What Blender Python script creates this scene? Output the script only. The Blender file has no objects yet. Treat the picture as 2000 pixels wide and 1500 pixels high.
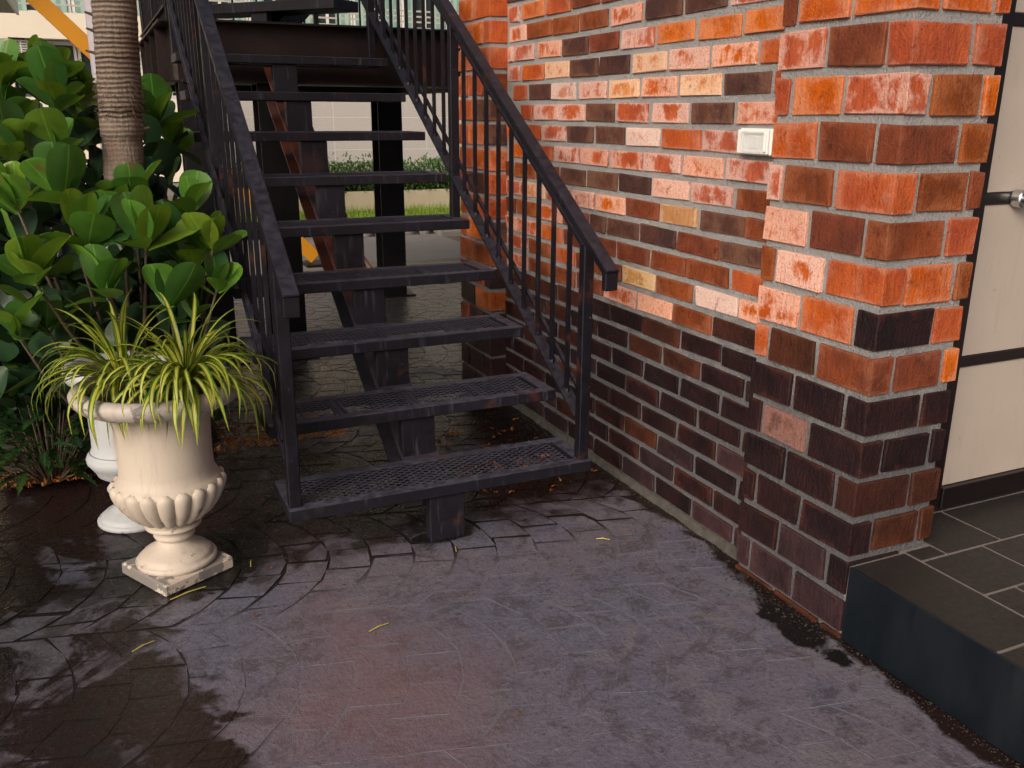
import bpy, bmesh, math, random
from mathutils import Vector, Matrix, noise as mnoise
random.seed(7)
S = bpy.context.scene
COL = S.collection
# ---------------------------------------------------------------- camera
F_PX, YAW, PITCH, ROLL = 1749.2, math.radians(24.652), math.radians(16.753), math.radians(0.302)
cy_, sy_, cp_, sp_ = math.cos(YAW), math.sin(YAW), math.cos(PITCH), math.sin(PITCH)
FW = Vector((sy_*cp_, cy_*cp_, -sp_)); RT0 = Vector((cy_, -sy_, 0)); UP0 = RT0.cross(FW)
RT = RT0*math.cos(ROLL) + UP0*math.sin(ROLL); UP = UP0*math.cos(ROLL) - RT0*math.sin(ROLL)
cam = bpy.data.cameras.new('camera'); camo = bpy.data.objects.new('camera', cam); COL.objects.link(camo)
m = Matrix((RT, UP, -FW)).transposed().to_4x4(); m.translation = Vector((0, 0, 1.5)); camo.matrix_world = m
cam.sensor_width = 36; cam.lens = F_PX/2000*36; cam.clip_start = .05; cam.clip_end = 500
S.camera = camo
# ---------------------------------------------------------------- light
SUN_EL = math.radians(28); SUN_AZ = math.radians(-130)      # azimuth clockwise from +Y
w = bpy.data.worlds.new('World'); S.world = w; w.use_nodes = True
nt = w.node_tree; bgn = nt.nodes['Background']; sky = nt.nodes.new('ShaderNodeTexSky'); sky.sky_type = 'NISHITA'
sky.sun_disc = False; sky.sun_elevation = SUN_EL; sky.sun_rotation = SUN_AZ; sky.dust_density = 7.0; sky.air_density = .7; sky.ozone_density = 0
nt.links.new(sky.outputs[0], bgn.inputs[0]); bgn.inputs[1].default_value = .09
sl = bpy.data.lights.new('sun', 'SUN'); sl.energy = 1.35; sl.angle = math.radians(24); sl.color = (1, .95, .90)
so = bpy.data.objects.new('sun', sl); COL.objects.link(so)
sd = Vector((math.sin(SUN_AZ)*math.cos(SUN_EL), math.cos(SUN_AZ)*math.cos(SUN_EL), math.sin(SUN_EL)))
so.rotation_euler = sd.to_track_quat('Z', 'Y').to_euler(); so.location = (-8, -4, 12)
S.view_settings.view_transform = 'Standard'; S.view_settings.look = 'None'; S.view_settings.gamma = 1
S.view_settings.use_curve_mapping = False; S.view_settings.exposure = 0.28
S.cycles.use_denoising = True; S.cycles.max_bounces = 5; S.cycles.diffuse_bounces = 3; S.cycles.glossy_bounces = 2; S.cycles.transmission_bounces = 2; S.cycles.transparent_max_bounces = 4; S.cycles.sample_clamp_indirect = 8
# ---------------------------------------------------------------- helpers
def link(o, parent=None):
    COL.objects.link(o)
    if parent is not None: o.parent = parent
    return o
def tag(o, label=None, cat=None, group=None, kind=None):
    if label: o['label'] = label
    if cat: o['category'] = cat
    if group: o['group'] = group
    if kind: o['kind'] = kind
    return o
def thing(name, label, cat, loc=(0, 0, 0), rz=0, group=None):
    o = bpy.data.objects.new(name, None); COL.objects.link(o); o.location = loc; o.rotation_euler = (0, 0, rz)
    o.empty_display_size = .1
    return tag(o, label, cat, group)
def mobj(name, me, mat=None, parent=None, loc=None):
    o = bpy.data.objects.new(name, me)
    if mat is not None and not me.materials: me.materials.append(mat)
    link(o, parent)
    if loc is not None: o.location = loc
    return o
class MB:
    """collects geometry, then links it as one mesh object"""
    def __init__(s): s.v = []; s.f = []; s.uv = None
    def add(s, vs, fs):
        n = len(s.v); s.v += [tuple(q) for q in vs]; s.f += [tuple(i+n for i in q) for q in fs]
    def box(s, a, b):
        x0, y0, z0 = a; x1, y1, z1 = b
        s.add([(x0,y0,z0),(x1,y0,z0),(x1,y1,z0),(x0,y1,z0),(x0,y0,z1),(x1,y0,z1),(x1,y1,z1),(x0,y1,z1)],
              [(3,2,1,0),(4,5,6,7),(0,1,5,4),(1,2,6,5),(2,3,7,6),(3,0,4,7)]); return s
    def bar(s, p, q, side, up, wd, ht):
        p = Vector(p); q = Vector(q); sd_ = Vector(side).normalized()*wd/2; u = Vector(up).normalized()*ht/2
        vs = [p-sd_-u, p+sd_-u, p+sd_+u, p-sd_+u, q-sd_-u, q+sd_-u, q+sd_+u, q-sd_+u]
        s.add(vs, [(3,2,1,0),(4,5,6,7),(0,1,5,4),(1,2,6,5),(2,3,7,6),(3,0,4,7)]); return s
    def tube(s, pts, rad, n=8, cap=True):
        pts = [Vector(q) for q in pts]; rings = []
        for i, q in enumerate(pts):
            t = (pts[min(i+1, len(pts)-1)]-pts[max(i-1, 0)]).normalized()
            a = t.cross(Vector((0, 0, 1)));  a = a.normalized() if a.length > 1e-3 else Vector((1, 0, 0))
            b = t.cross(a); r = rad[i] if isinstance(rad, (list, tuple)) else rad
            rings.append([q+(a*math.cos(2*math.pi*k/n)+b*math.sin(2*math.pi*k/n))*r for k in range(n)])
        vs = [v for rg in rings for v in rg]; fs = []
        for i in range(len(pts)-1):
            for k in range(n): fs.append((i*n+k, i*n+(k+1) % n, (i+1)*n+(k+1) % n, (i+1)*n+k))
        if cap: fs += [tuple(range(n))[::-1], tuple((len(pts)-1)*n+k for k in range(n))]
        s.add(vs, fs); return s
    def lathe(s, prof, n=48, mod=None):
        vs = []; fs = []
        for i, (r, z) in enumerate(prof):
            for k in range(n):
                a = 2*math.pi*k/n; rr = r if mod is None else mod(r, z, a, i)
                vs.append((rr*math.cos(a), rr*math.sin(a), z))
        for i in range(len(prof)-1):
            for k in range(n): fs.append((i*n+k, i*n+(k+1) % n, (i+1)*n+(k+1) % n, (i+1)*n+k))
        s.add(vs, fs); return s
    def mesh(s, name, smooth=False):
        me = bpy.data.meshes.new(name); me.from_pydata(s.v, [], s.f); me.validate(); me.update()
        if smooth:
            for p in me.polygons: p.use_smooth = True
        return me
    def build(s, name, mat, parent=None, bevel=0, smooth=False):
        me = s.mesh(name, smooth)
        if bevel:
            b = bmesh.new(); b.from_mesh(me)
            bmesh.ops.bevel(b, geom=b.edges[:], offset=bevel, segments=1, affect='EDGES', clamp_overlap=True)
            bmesh.ops.recalc_face_normals(b, faces=b.faces[:])
            b.to_mesh(me); b.free()
        return mobj(name, me, mat, parent)
def box(name, a, b, mat, parent=None, bevel=0): return MB().box(a, b).build(name, mat, parent, bevel)
# ---------------------------------------------------------------- materials
class NT:
    def __init__(s, name):
        s.m = bpy.data.materials.new(name); s.m.use_nodes = True; s.t = s.m.node_tree; s.b = s.t.nodes['Principled BSDF']
        s.out = s.t.nodes['Material Output']
    def n(s, typ, **kw):
        q = s.t.nodes.new(typ)
        for k, v in kw.items(): setattr(q, k, v)
        return q
    def set(s, sock, v):
        if hasattr(v, 'is_output'): s.t.links.new(v, sock)
        elif isinstance(v, (tuple, list)) and len(v) == 3 and sock.type == 'RGBA': sock.default_value = (*v, 1)
        else: sock.default_value = v
    def pos(s):
        if not hasattr(s, '_p'): s._p = s.n('ShaderNodeNewGeometry').outputs['Position']
        return s._p
    def sep(s, v):
        q = s.n('ShaderNodeSeparateXYZ'); s.set(q.inputs[0], v); return q.outputs
    def obj(s): return s.n('ShaderNodeTexCoord').outputs['Object']
    def rnd(s): return s.n('ShaderNodeObjectInfo').outputs['Random']
    def math(s, op, a, b=None, c=None, clamp=False):
        q = s.n('ShaderNodeMath', operation=op, use_clamp=clamp)
        for i, v in enumerate((a, b, c)):
            if v is not None: s.set(q.inputs[i], v)
        return q.outputs[0]
    def vadd(s, a, b):
        q = s.n('ShaderNodeVectorMath', operation='ADD'); s.set(q.inputs[0], a); s.set(q.inputs[1], b); return q.outputs[0]
    def vmul(s, a, b):
        q = s.n('ShaderNodeVectorMath', operation='MULTIPLY'); s.set(q.inputs[0], a); s.set(q.inputs[1], b); return q.outputs[0]
    def noise(s, v, scale, detail=4, rough=.55, dist=0):
        q = s.n('ShaderNodeTexNoise'); s.set(q.inputs['Vector'], v); q.inputs['Scale'].default_value = scale
        q.inputs['Detail'].default_value = detail; q.inputs['Roughness'].default_value = rough; q.inputs['Distortion'].default_value = dist
        return q.outputs['Fac']
    def ramp(s, f, a, b, lo=0., hi=1.):
        q = s.n('ShaderNodeMapRange', interpolation_type='SMOOTHSTEP'); s.set(q.inputs[0], f)
        for i, v in zip((1, 2, 3, 4), (a, b, lo, hi)): q.inputs[i].default_value = v
        return q.outputs[0]
    def mix(s, f, a, b, typ='MIX'):
        q = s.n('ShaderNodeMix', data_type='RGBA', blend_type=typ); s.set(q.inputs[0], f); s.set(q.inputs[6], a); s.set(q.inputs[7], b); return q.outputs[2]
    def bump(s, h, strength=.3, dist=.01):
        q = s.n('ShaderNodeBump'); s.set(q.inputs['Height'], h); q.inputs['Strength'].default_value = strength; q.inputs['Distance'].default_value = dist
        s.t.links.new(q.outputs[0], s.b.inputs['Normal'])
    def hsv(s, c, h=.5, sat=1., v=1.):
        q = s.n('ShaderNodeHueSaturation')
        for k, x in (('Hue', h), ('Saturation', sat), ('Value', v), ('Color', c)): s.set(q.inputs[k], x)
        return q.outputs[0]
    def base(s, c): s.set(s.b.inputs['Base Color'], c); return s
    def rough(s, r): s.set(s.b.inputs['Roughness'], r); return s
    def translucent(s, col, amt):
        tr = s.n('ShaderNodeBsdfTranslucent'); s.set(tr.inputs[0], col); mx = s.n('ShaderNodeMixShader'); s.set(mx.inputs[0], amt)
        s.t.links.new(s.b.outputs[0], mx.inputs[1]); s.t.links.new(tr.outputs[0], mx.inputs[2]); s.t.links.new(mx.outputs[0], s.out.inputs[0])
def simple(name, c, r=.6, nscale=20, var=.25, bump=0, metal=0):
    t = NT(name); p = t.pos(); f = t.noise(p, nscale, 5)
    t.base(t.mix(f, tuple(x*(1-var) for x in c), tuple(min(1, x*(1+var)) for x in c))); t.rough(r); t.b.inputs['Metallic'].default_value = metal
    if bump: t.bump(f, bump, .01)
    return t.m
def brick_mat(name, c1, c2, pale, amt, r=.6, cloud=.5, soft=.06, mx=.85):
    """fired clay with a shade c1 to c2, and efflorescence of colour pale over a share amt of each face"""
    t = NT(name); p = t.pos(); rnd = t.rnd()
    off = t.n('ShaderNodeCombineXYZ'); t.set(off.inputs[0], t.math('MULTIPLY', rnd, 37.)); t.set(off.inputs[1], t.math('MULTIPLY', rnd, 91.)); t.set(off.inputs[2], t.math('MULTIPLY', rnd, 53.))
    q = t.vadd(p, off.outputs[0])
    big = t.noise(q, 8, 3, .55, .2); fine = t.noise(q, 130, 3, .7)
    st = t.noise(t.vmul(q, (70, 70, 13)), 1., 3, .65)
    col = t.mix(t.ramp(big, .3, .72), c1, c2)
    col = t.mix(t.math('MULTIPLY', t.ramp(st, .42, .75), cloud), col, tuple(x*.45 for x in c1))
    e = t.math('ADD', t.math('MULTIPLY', t.noise(q, 8.5, 6, .68, .25), .8), t.math('MULTIPLY', st, .2))
    tc = t.n('ShaderNodeTexCoord'); gx, gy, gz = t.sep(tc.outputs['Generated']); nx, ny, nz_ = t.sep(tc.outputs['Normal'])
    ab = lambda v: t.math('ABSOLUTE', t.math('SUBTRACT', v, .5))
    ed = t.math('MAXIMUM', t.math('MAXIMUM', t.math('MULTIPLY', ab(gx), t.math('ABSOLUTE', ny)), t.math('MULTIPLY', ab(gy), t.math('ABSOLUTE', nx))), ab(gz))
    e = t.math('ADD', e, t.math('MULTIPLY', t.math('POWER', t.math('MULTIPLY', ed, 2.), 4.), .20))
    th = t.math('SUBTRACT', .62-.26*amt, t.math('MULTIPLY', t.math('SUBTRACT', rnd, .5), .14))
    pm = t.ramp(t.math('SUBTRACT', e, th), -soft, soft, 0, mx)
    pm = t.math('MULTIPLY', pm, t.ramp(fine, .28, .55, .25, 1.))
    col = t.mix(pm, col, pale)
    col = t.mix(t.ramp(fine, .56, .72, 0, .5), col, tuple(x*.35 for x in c1))
    # scattered dark kiln marks
    col = t.mix(t.ramp(t.noise(q, 22, 4, .7), .62, .7, 0, .55), col, tuple(x*.3 for x in c1))
    col = t.hsv(col, t.math('ADD', .492, t.math('MULTIPLY', rnd, .011)), t.math('ADD', .98, t.math('MULTIPLY', rnd, .12)), t.math('ADD', .82, t.math('MULTIPLY', rnd, .32)))
    t.base(col); t.rough(t.ramp(fine, .3, .7, r+.05, r+.25)); t.b.inputs['Specular IOR Level'].default_value = .3
    t.bump(t.math('ADD', fine, t.math('MULTIPLY', st, .8)), .8, .006)
    return t.m
PALE = (.80, .50, .42)
BR = {
 'O': brick_mat('brick_orange', (.42, .088, .024), (.57, .140, .034), (.80, .46, .32), .12, mx=.35, soft=.10),
 'Q': brick_mat('brick_orange_limed', (.45, .095, .027), (.60, .150, .040), (.82, .51, .41), .34, mx=.8),
 'P': brick_mat('brick_pink_limed', (.46, .100, .034), (.60, .17, .07), (.82, .56, .48), .44),
 'W': brick_mat('brick_white_limed', (.54, .18, .09), (.66, .31, .20), (.85, .68, .61), .70),
 'C': brick_mat('brick_cream', (.55, .17, .055), (.70, .32, .14), (.84, .59, .43), .42),
 'T': brick_mat('brick_tan', (.56, .26, .075), (.66, .36, .14), (.80, .56, .34), .3, cloud=.3),
 'B': brick_mat('brick_brown', (.15, .040, .016), (.27, .070, .024), (.50, .21, .12), .08, mx=.35, soft=.1),
 'R': brick_mat('brick_russet', (.036, .013, .009), (.078, .025, .013), (.24, .09, .05), .0, r=.4, mx=.25, soft=.1),
 'D': brick_mat('brick_dark', (.060, .027, .024), (.11, .044, .030), (.34, .18, .12), .06, mx=.35, soft=.1),
 'N': brick_mat('brick_wine', (.012, .0055, .0072), (.030, .0112, .0118), (.12, .040, .025), -.2, r=.36, soft=.06, mx=.4),
 'V': brick_mat('brick_violet', (.028, .0145, .018), (.052, .025, .028), (.14, .075, .075), -.1, r=.4, soft=.08, mx=.3),
 'M': brick_mat('brick_mauve', (.08, .036, .033), (.18, .080, .065), (.38, .22, .19), .5, r=.5, mx=.5),
}
def mortar_mat():
    t = NT('mortar'); p = t.pos(); a = t.noise(p, 12, 5); b = t.noise(p, 110, 6, .7)
    c = t.mix(a, (.31, .31, .315), (.47, .465, .465)); c = t.mix(t.ramp(b, .56, .70, 0, .75), c, (.09, .085, .085))
    z = t.sep(p)[2]
    c = t.mix(t.math('MULTIPLY', t.ramp(t.math('ADD', z, t.math('MULTIPLY', a, .5)), .75, 1.25, 1, 0), .8), c, (.075, .078, .090))
    t.base(c); t.rough(.9); t.bump(t.math('ADD', b, a), 1., .014); return t.m
MORTAR = mortar_mat()
def steel_mat(name, c=(.0055, .0048, .0085), dust=.28, rust=0., zlo=None):
    t = NT(name); p = t.pos(); nz = t.sep(t.n('ShaderNodeNewGeometry').outputs['Normal'])[2]
    f = t.noise(p, 30, 6, .65); st = t.noise(t.vmul(p, (45, 45, 6)), 1, 4); g = t.noise(p, 6, 4)
    c1 = t.mix(g, tuple(x*.7 for x in c), tuple(x*1.5 for x in c))
    c1 = t.mix(t.ramp(st, .55, .78, 0, .5*dust), c1, (.095, .097, .135))
    c1 = t.mix(t.math('MULTIPLY', t.ramp(nz, .5, .9), t.ramp(f, .35, .65, .25*dust, .75*dust)), c1, (.115, .118, .165))
    r_ = t.noise(p, 5, 5, .6)
    if zlo: r_ = t.math('MULTIPLY', r_, t.ramp(t.sep(p)[2], zlo, zlo+.15))
    c1 = t.mix(t.ramp(r_, .60-.25*rust, .68-.2*rust, 0, max(0, .3+.6*rust)), c1, (.12, .036, .022))
    fl = t.noise(p, 85, 3, .6); c1 = t.mix(t.ramp(fl, .68, .74, 0, .55), c1, (.11, .075, .065)); c1 = t.mix(t.ramp(t.noise(p, 2.2, 4, .6), .5, .7, 0, .45), c1, tuple(x*2.6 for x in c))
    t.base(c1); t.rough(t.ramp(f, .3, .7, .38, .62)); t.bump(f, .12, .003); t.b.inputs['Specular IOR Level'].default_value = .28
    return t.m
STEEL = steel_mat('painted_steel'); TREADM = steel_mat('tread_steel', (.0085, .0076, .0120), .8)
BEAM = steel_mat('landing_steel', (.012, .0065, .0065), .08, -.35); BLACK = steel_mat('column_steel', (.006, .005, .007), .0, -1)
PRIMER = steel_mat('spine_steel', (.020, .017, .024), .15, 1.0, .6)
def paving(name, joint=False):
    t = NT(name); p = t.pos(); x, y, z = t.sep(p)
    n1 = t.noise(p, 2.2, 4, .6, .4); n2 = t.noise(p, 9, 5, .65, .5); n3 = t.noise(t.vadd(p, (7.3, 2.1, 0)), 1.3, 4, .5, .3); n4 = t.noise(t.vadd(p, (3.7, 9.1, 0)), 3.4, 5, .62, 1.2)
    fine = t.noise(p, 75, 3, .75); scr = t.noise(t.vmul(p, (18, 60, 20)), 1, 4, .7, 2.)
    c = t.mix(t.ramp(n3, .35, .68), (.114, .115, .160), (.142, .121, .152))
    c = t.mix(t.ramp(n1, .52, .72, 0, .75), c, (.090, .108, .172))
    c = t.mix(t.ramp(n2, .50, .60, 0, .5), c, (.052, .041, .044)); n5 = t.noise(t.vadd(p, (1.7, 5.1, 0)), 24, 4, .7, 1.6); c = t.mix(t.ramp(n5, .54, .62, 0, .5), c, (.175, .166, .198)); c = t.mix(t.ramp(n5, .44, .36, 0, .5), c, (.050, .042, .046))
    c = t.mix(t.ramp(n4, .58, .63, 0, .4), c, (.175, .158, .168))
    c = t.mix(t.ramp(scr, .55, .68, 0, .6), c, (.19, .18, .215)); c = t.mix(t.math('MULTIPLY', t.ramp(fine, .36, .46, .6, 0), t.ramp(n4, .4, .6)), c, (.19, .178, .19))
    c = t.mix(t.ramp(fine, .55, .70, 0, .55), c, (.036, .029, .031))
    # pink cast where the concrete was coloured, right of the wet patch
    pk = t.math('SUBTRACT', .42, t.math('ADD', t.math('ABSOLUTE', t.math('SUBTRACT', x, .55)), t.math('MULTIPLY', t.math('ABSOLUTE', t.math('SUBTRACT', y, 2.0)), .55)))
    c = t.mix(t.ramp(t.math('ADD', pk, t.math('MULTIPLY', t.math('SUBTRACT', n1, .5), .8)), -.15, .4, 0, .6), c, (.19, .108, .114))
    if joint:
        jl = t.math('MAXIMUM', t.ramp(t.math('ADD', y, t.math('MULTIPLY', n1, .6)), 2.8, 3.05), t.ramp(t.math('ADD', x, t.math('MULTIPLY', n1, .5)), .55, .25))                  # dirt-filled joints by the stair, cement-filled in front
        c = t.mix(jl, t.mix(t.ramp(n1, .35, .65, .25, .8), c, (.165, .160, .190)), (.012, .010, .009))
    # wetness
    jit = t.math('ADD', t.math('MULTIPLY', t.math('SUBTRACT', n4, .5), .55), t.math('MULTIPLY', t.math('SUBTRACT', n2, .5), .35))
    dl = t.math('SUBTRACT', x, t.math('MULTIPLY_ADD', t.math('SUBTRACT', y, 1.92), -.19, .13))
    wl = t.ramp(t.math('ADD', dl, jit), .05, -.04)
    film = t.ramp(t.math('ADD', n4, t.math('MULTIPLY', n2, .4)), .70, .80, 1, .45); wl = t.math('MULTIPLY', wl, film)
    wb = t.math('MULTIPLY', t.ramp(t.math('ADD', y, t.math('MULTIPLY', jit, 1.2)), 2.72, 3.05), t.ramp(t.math('ADD', n1, t.math('MULTIPLY', n2, .5)), .78, .95, 1, 0))
    wb = t.math('MULTIPLY', wb, t.ramp(y, 5.2, 6.2, 1, .35))
    we = t.ramp(t.math('ADD', t.math('SUBTRACT', t.math('MULTIPLY_ADD', t.ramp(y, 2.1, 2.4), .045, 1.865), x), t.math('MULTIPLY', jit, .3)), .05, .02)
    def blob(cx, cy, rx, ry):
        d = t.math('ADD', t.math('POWER', t.math('DIVIDE', t.math('SUBTRACT', x, cx), rx), 2.), t.math('POWER', t.math('DIVIDE', t.math('SUBTRACT', y, cy), ry), 2.))
        return t.ramp(t.math('ADD', d, t.math('MULTIPLY', jit, 6.)), 1.3, .9)
    wet = t.math('MAXIMUM', t.math('MAXIMUM', wl, wb), we)
    pud = t.math('MAXIMUM', t.math('MAXIMUM', blob(1.80, 1.80, .06, .20), blob(1.04, 2.85, .13, .05)), blob(.13, 2.98, .25, .25))
    c = t.mix(wet, c, t.mix(t.ramp(n3, .4, .6), (.011, .0065, .0065), (.020, .010, .009)))
    c = t.mix(t.math('MULTIPLY', wet, t.ramp(n2, .52, .62)), c, (.016, .012, .012))
    c = t.mix(pud, c, (.010, .009, .009))
    far = t.ramp(y, 4.6, 6.0, 0, .5); c = t.mix(far, c, (.12, .112, .10))
    t.base(c)
    wr = t.math('MAXIMUM', wet, pud)
    rg = t.math('SUBTRACT', t.ramp(fine, .3, .7, .48, .68), t.math('MULTIPLY', wr, .27)); t.rough(rg)
    t.bump(t.math('ADD', t.math('MULTIPLY', n2, 1.2), t.math('MULTIPLY', fine, .6)), .5, .009)
    return t.m
PAVE = paving('paving_stone'); JOINT = paving('paving_joint', True)
def urn_mat(name, c, chips):
    t = NT(name); p = t.pos(); n = t.noise(p, 14, 6, .6); f = t.noise(p, 80, 5, .6); z = t.sep(t.obj())[2]
    col = t.mix(t.noise(p, 5, 4), tuple(x*.86 for x in c), c)
    g = t.math('ADD', n, t.math('MULTIPLY', t.math('SUBTRACT', .3, z), .12))
    col = t.mix(t.ramp(g, .72-chips*.12, .74-chips*.12), col, (.22, .20, .185))
    v = t.n('ShaderNodeTexVoronoi', feature='DISTANCE_TO_EDGE'); t.set(v.inputs['Vector'], t.vadd(p, t.vmul(t.n('ShaderNodeTexNoise').outputs['Color'], (.1, .1, .1)))); v.inputs['Scale'].default_value = 5
    ck = t.math('MULTIPLY', t.ramp(v.outputs['Distance'], .004, .014, 1, 0), t.ramp(t.noise(p, 4, 2), .56, .62))
    gr = t.noise(t.vmul(p, (30, 30, 4)), 1, 4, .6); col = t.mix(t.ramp(gr, .5, .72, 0, .4), col, (.34, .28, .23)); col = t.mix(ck, col, (.13, .10, .09)); col = t.mix(t.ramp(f, .66, .76, 0, .5), col, (.3, .25, .21))
    t.base(col); t.rough(.55); t.bump(t.math('SUBTRACT', f, ck), .2, .004); return t.m
URN = urn_mat('cream_urn', (.60, .52, .435), .6); URN2 = urn_mat('white_urn', (.47, .49, .51), .3); RIMM = urn_mat('weathered_rim', (.50, .445, .40), 1.45); PLINTH = urn_mat('worn_plinth', (.62, .53, .44), 1.8)
def leaf_mat(name, c1, c2, edge=None, tr=.25, r=.32, patch=None):
    t = NT(name); rnd = t.rnd(); p = t.obj(); n = t.noise(p, 14, 3)
    r2 = t.math('FRACT', t.math('MULTIPLY', rnd, 7.31)); col = t.mix(rnd, c1, c2); col = t.mix(t.ramp(r2, .55, .8, 0, .6), col, (c2[0]*1.7, c2[1]*1.02, c2[2]*.7)); col = t.mix(t.ramp(r2, .35, .1, 0, .65), col, (c1[0]*.6, c1[1]*.6, c1[2]*1.3)); col = t.mix(t.ramp(n, .4, .7, 0, .4), col, tuple(x*.6 for x in c1))
    if patch: col = t.mix(t.math('MULTIPLY', t.ramp(t.noise(t.pos(), 11, 4, .6, .5), .58, .66, 0, .75), t.ramp(rnd, .55, .75)), col, patch)
    # midrib
    ax = t.math('ABSOLUTE', t.sep(p)[0]); col = t.mix(t.ramp(ax, .0012, .003, .3, 0), col, tuple(min(1, x*2.2) for x in c2))
    t.base(col); t.rough(r); t.translucent(t.mix(.5, col, (.25, .42, .02)), tr); t.bump(n, .15, .01); return t.m
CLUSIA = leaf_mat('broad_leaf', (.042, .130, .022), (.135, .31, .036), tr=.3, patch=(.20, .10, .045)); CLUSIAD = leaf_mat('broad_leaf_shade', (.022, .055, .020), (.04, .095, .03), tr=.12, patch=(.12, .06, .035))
FERN = leaf_mat('lobed_leaf', (.012, .034, .010), (.022, .060, .018), tr=.12); FERNL = leaf_mat('pale_lobed_leaf', (.05, .14, .03), (.08, .2, .04), tr=.25)
def ribbon_mat():
    t = NT('striped_leaf'); u = t.sep(t.n('ShaderNodeTexCoord').outputs['UV'])[0]; rnd = t.rnd()
    d = t.math('ABSOLUTE', t.math('SUBTRACT', u, .5))
    g = t.mix(rnd, (.05, .15, .012), (.15, .25, .018)); yl = t.mix(rnd, (.52, .47, .05), (.68, .62, .15))
    col = t.mix(t.ramp(d, .20, .27), yl, g); col = t.mix(t.ramp(d, .03, .07, .5, 0), col, (.25, .32, .06))
    t.base(col); t.rough(.4); t.translucent(col, .3); return t.m
RIBBON = ribbon_mat()
BARK = simple('bark', (.10, .07, .05), .85, 40, .4, .5); SOIL = simple('soil', (.035, .022, .016), .9, 25, .6, .9)
DEADLEAF = leaf_mat('dead_leaf', (.12, .040, .010), (.24, .11, .02), tr=.1, r=.6); STRAW = simple('straw', (.45, .38, .06), .6)
# ---------------------------------------------------------------- ground
ground = MB(); ground.add([(-150, -60, -.03), (150, -60, -.03), (150, 200, -.03), (-150, 200, -.03)], [(0, 1, 2, 3)])
tag(ground.build('ground', simple('far_ground', (.20, .19, .17), .9, 3, .2)), kind='structure')
BED = [(-.52, 3.86), (-.42, 3.90), (-.10, 3.93), (.18, 3.97), (.40, 4.05), (.44, 4.5), (.42, 6.2), (-.55, 6.3), (-.60, 5.3), (-.57, 4.6)]
def inside(pt, poly):
    r = False; n = len(poly)
    for i in range(n):
        a, b = poly[i], poly[(i+1) % n]
        if (a[1] > pt[1]) != (b[1] > pt[1]) and pt[0] < (b[0]-a[0])*(pt[1]-a[1])/(b[1]-a[1])+a[0]: r = not r
    return r
pv = MB(); pv.add([(-7, -4, 0), (1.93, -4, 0), (1.93, 4.75, 0), (4.6, 4.75, 0), (4.6, 8.9, 0), (-7, 8.9, 0)], [(0, 1, 2, 3, 4, 5)])
pave = tag(pv.build('pavement', JOINT), kind='structure')
# stamped stones in rows of arcs
TH = math.radians(-14); AX = Vector((math.cos(TH), math.sin(TH))); AY = Vector((-AX.y, AX.x)); ORG = Vector((.40, 1.80))
SP, WD, SAG, NV = .148, .70, .17, 5
def arc(i, v):                                     # v in 0..1 across a strip
    return i*SP + SAG*(1-(2*v-1)**2)
stones = []
DIRT = NT('joint_dirt'); DIRT.base((.012, .010, .009)); DIRT.rough(1.); DIRT.b.inputs['Specular IOR Level'].default_value = 0; DIRT = DIRT.m
for j in range(-4, 12):
    for i in range(-28, 50):
        for q in range(NV):
            rs = random.Random(j*7919+i*131+q)
            g = .0042 if j >= 1 else .0026
            v0, v1 = q/NV, (q+1)/NV
            off = (i % 2)*.5/NV
            v0, v1 = max(0, v0-off), (min(1, v1-off) if q < NV-1 else 1)
            if v1-v0 < .03: continue
            gv = g/WD; pts = []
            for v in (v0+gv, (v0+v1)/2, v1-gv): pts.append((arc(i, v)+g, v))
            for v in (v1-gv, (v0+v1)/2, v0+gv): pts.append((arc(i+1, v)-g, v))
            P = []
            for (u, v) in pts:
                u += rs.uniform(-.006, .006); vv = (v+j)*WD + rs.uniform(-.008, .008)
                P.append(ORG + AX*(u + (j % 2)*.07) + AY*vv)
            c = sum(P, Vector((0, 0)))/6
            if not (-1.6 < c.x < (1.87 if c.y < 4.85 else 4.5) and .9 < c.y < 8.75) or inside(c, BED): continue
            if c.y < 2.2 and c.x > 1.80: continue
            h = .0026 if c.y > 2.75 else (.0014 if c.x < .1 else .0009)
            stones.append((c, P, h+rs.uniform(-.0003, .0003)))
def vis(c):
    d = Vector((c.x, c.y, -1.5)); zz = d.dot(FW)
    if zz < .3: return -1
    px, py = 1000+F_PX*d.dot(RT)/zz, 750-F_PX*d.dot(UP)/zz
    return 1/zz**3 if -40 < px < 2040 and py < 1560 else -1
stones.sort(key=lambda s: -vis(s[0]))
rest = MB()
def stone_geo(P, h, c):
    P = list(P)
    if sum(P[k].x*P[(k+1) % 6].y-P[(k+1) % 6].x*P[k].y for k in range(6)) < 0: P.reverse()
    lo = [(p.x-c.x, p.y-c.y, .0005) for p in P]; hi = [((p.x-c.x)*.99, (p.y-c.y)*.99, h) for p in P]
    return lo+hi, [tuple(range(6, 12))]+[(k, (k+1) % 6, 6+(k+1) % 6, 6+k) for k in range(6)]
for k, (c, P, h) in enumerate(stones):
    vs, fs = stone_geo(P, h, c)
    if k < 300:
        s_ = MB(); s_.add(vs, fs); o = s_.build('paving_stone', PAVE, pave); o.location = (c.x, c.y, 0); o.data.materials.append(JOINT if c.y < 2.75 and c.x > .2 else DIRT); o.data.polygons.foreach_set('material_index', [0]+[1]*6)
    else: rest.add([(v[0]+c.x, v[1]+c.y, v[2]) for v in vs], fs)
ro = tag(rest.build('far_paving_stones', PAVE, pave), kind='stuff'); ro.data.materials.append(DIRT); ro.data.polygons.foreach_set('material_index', ([0]+[1]*6)*(len(ro.data.polygons)//7))
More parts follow.
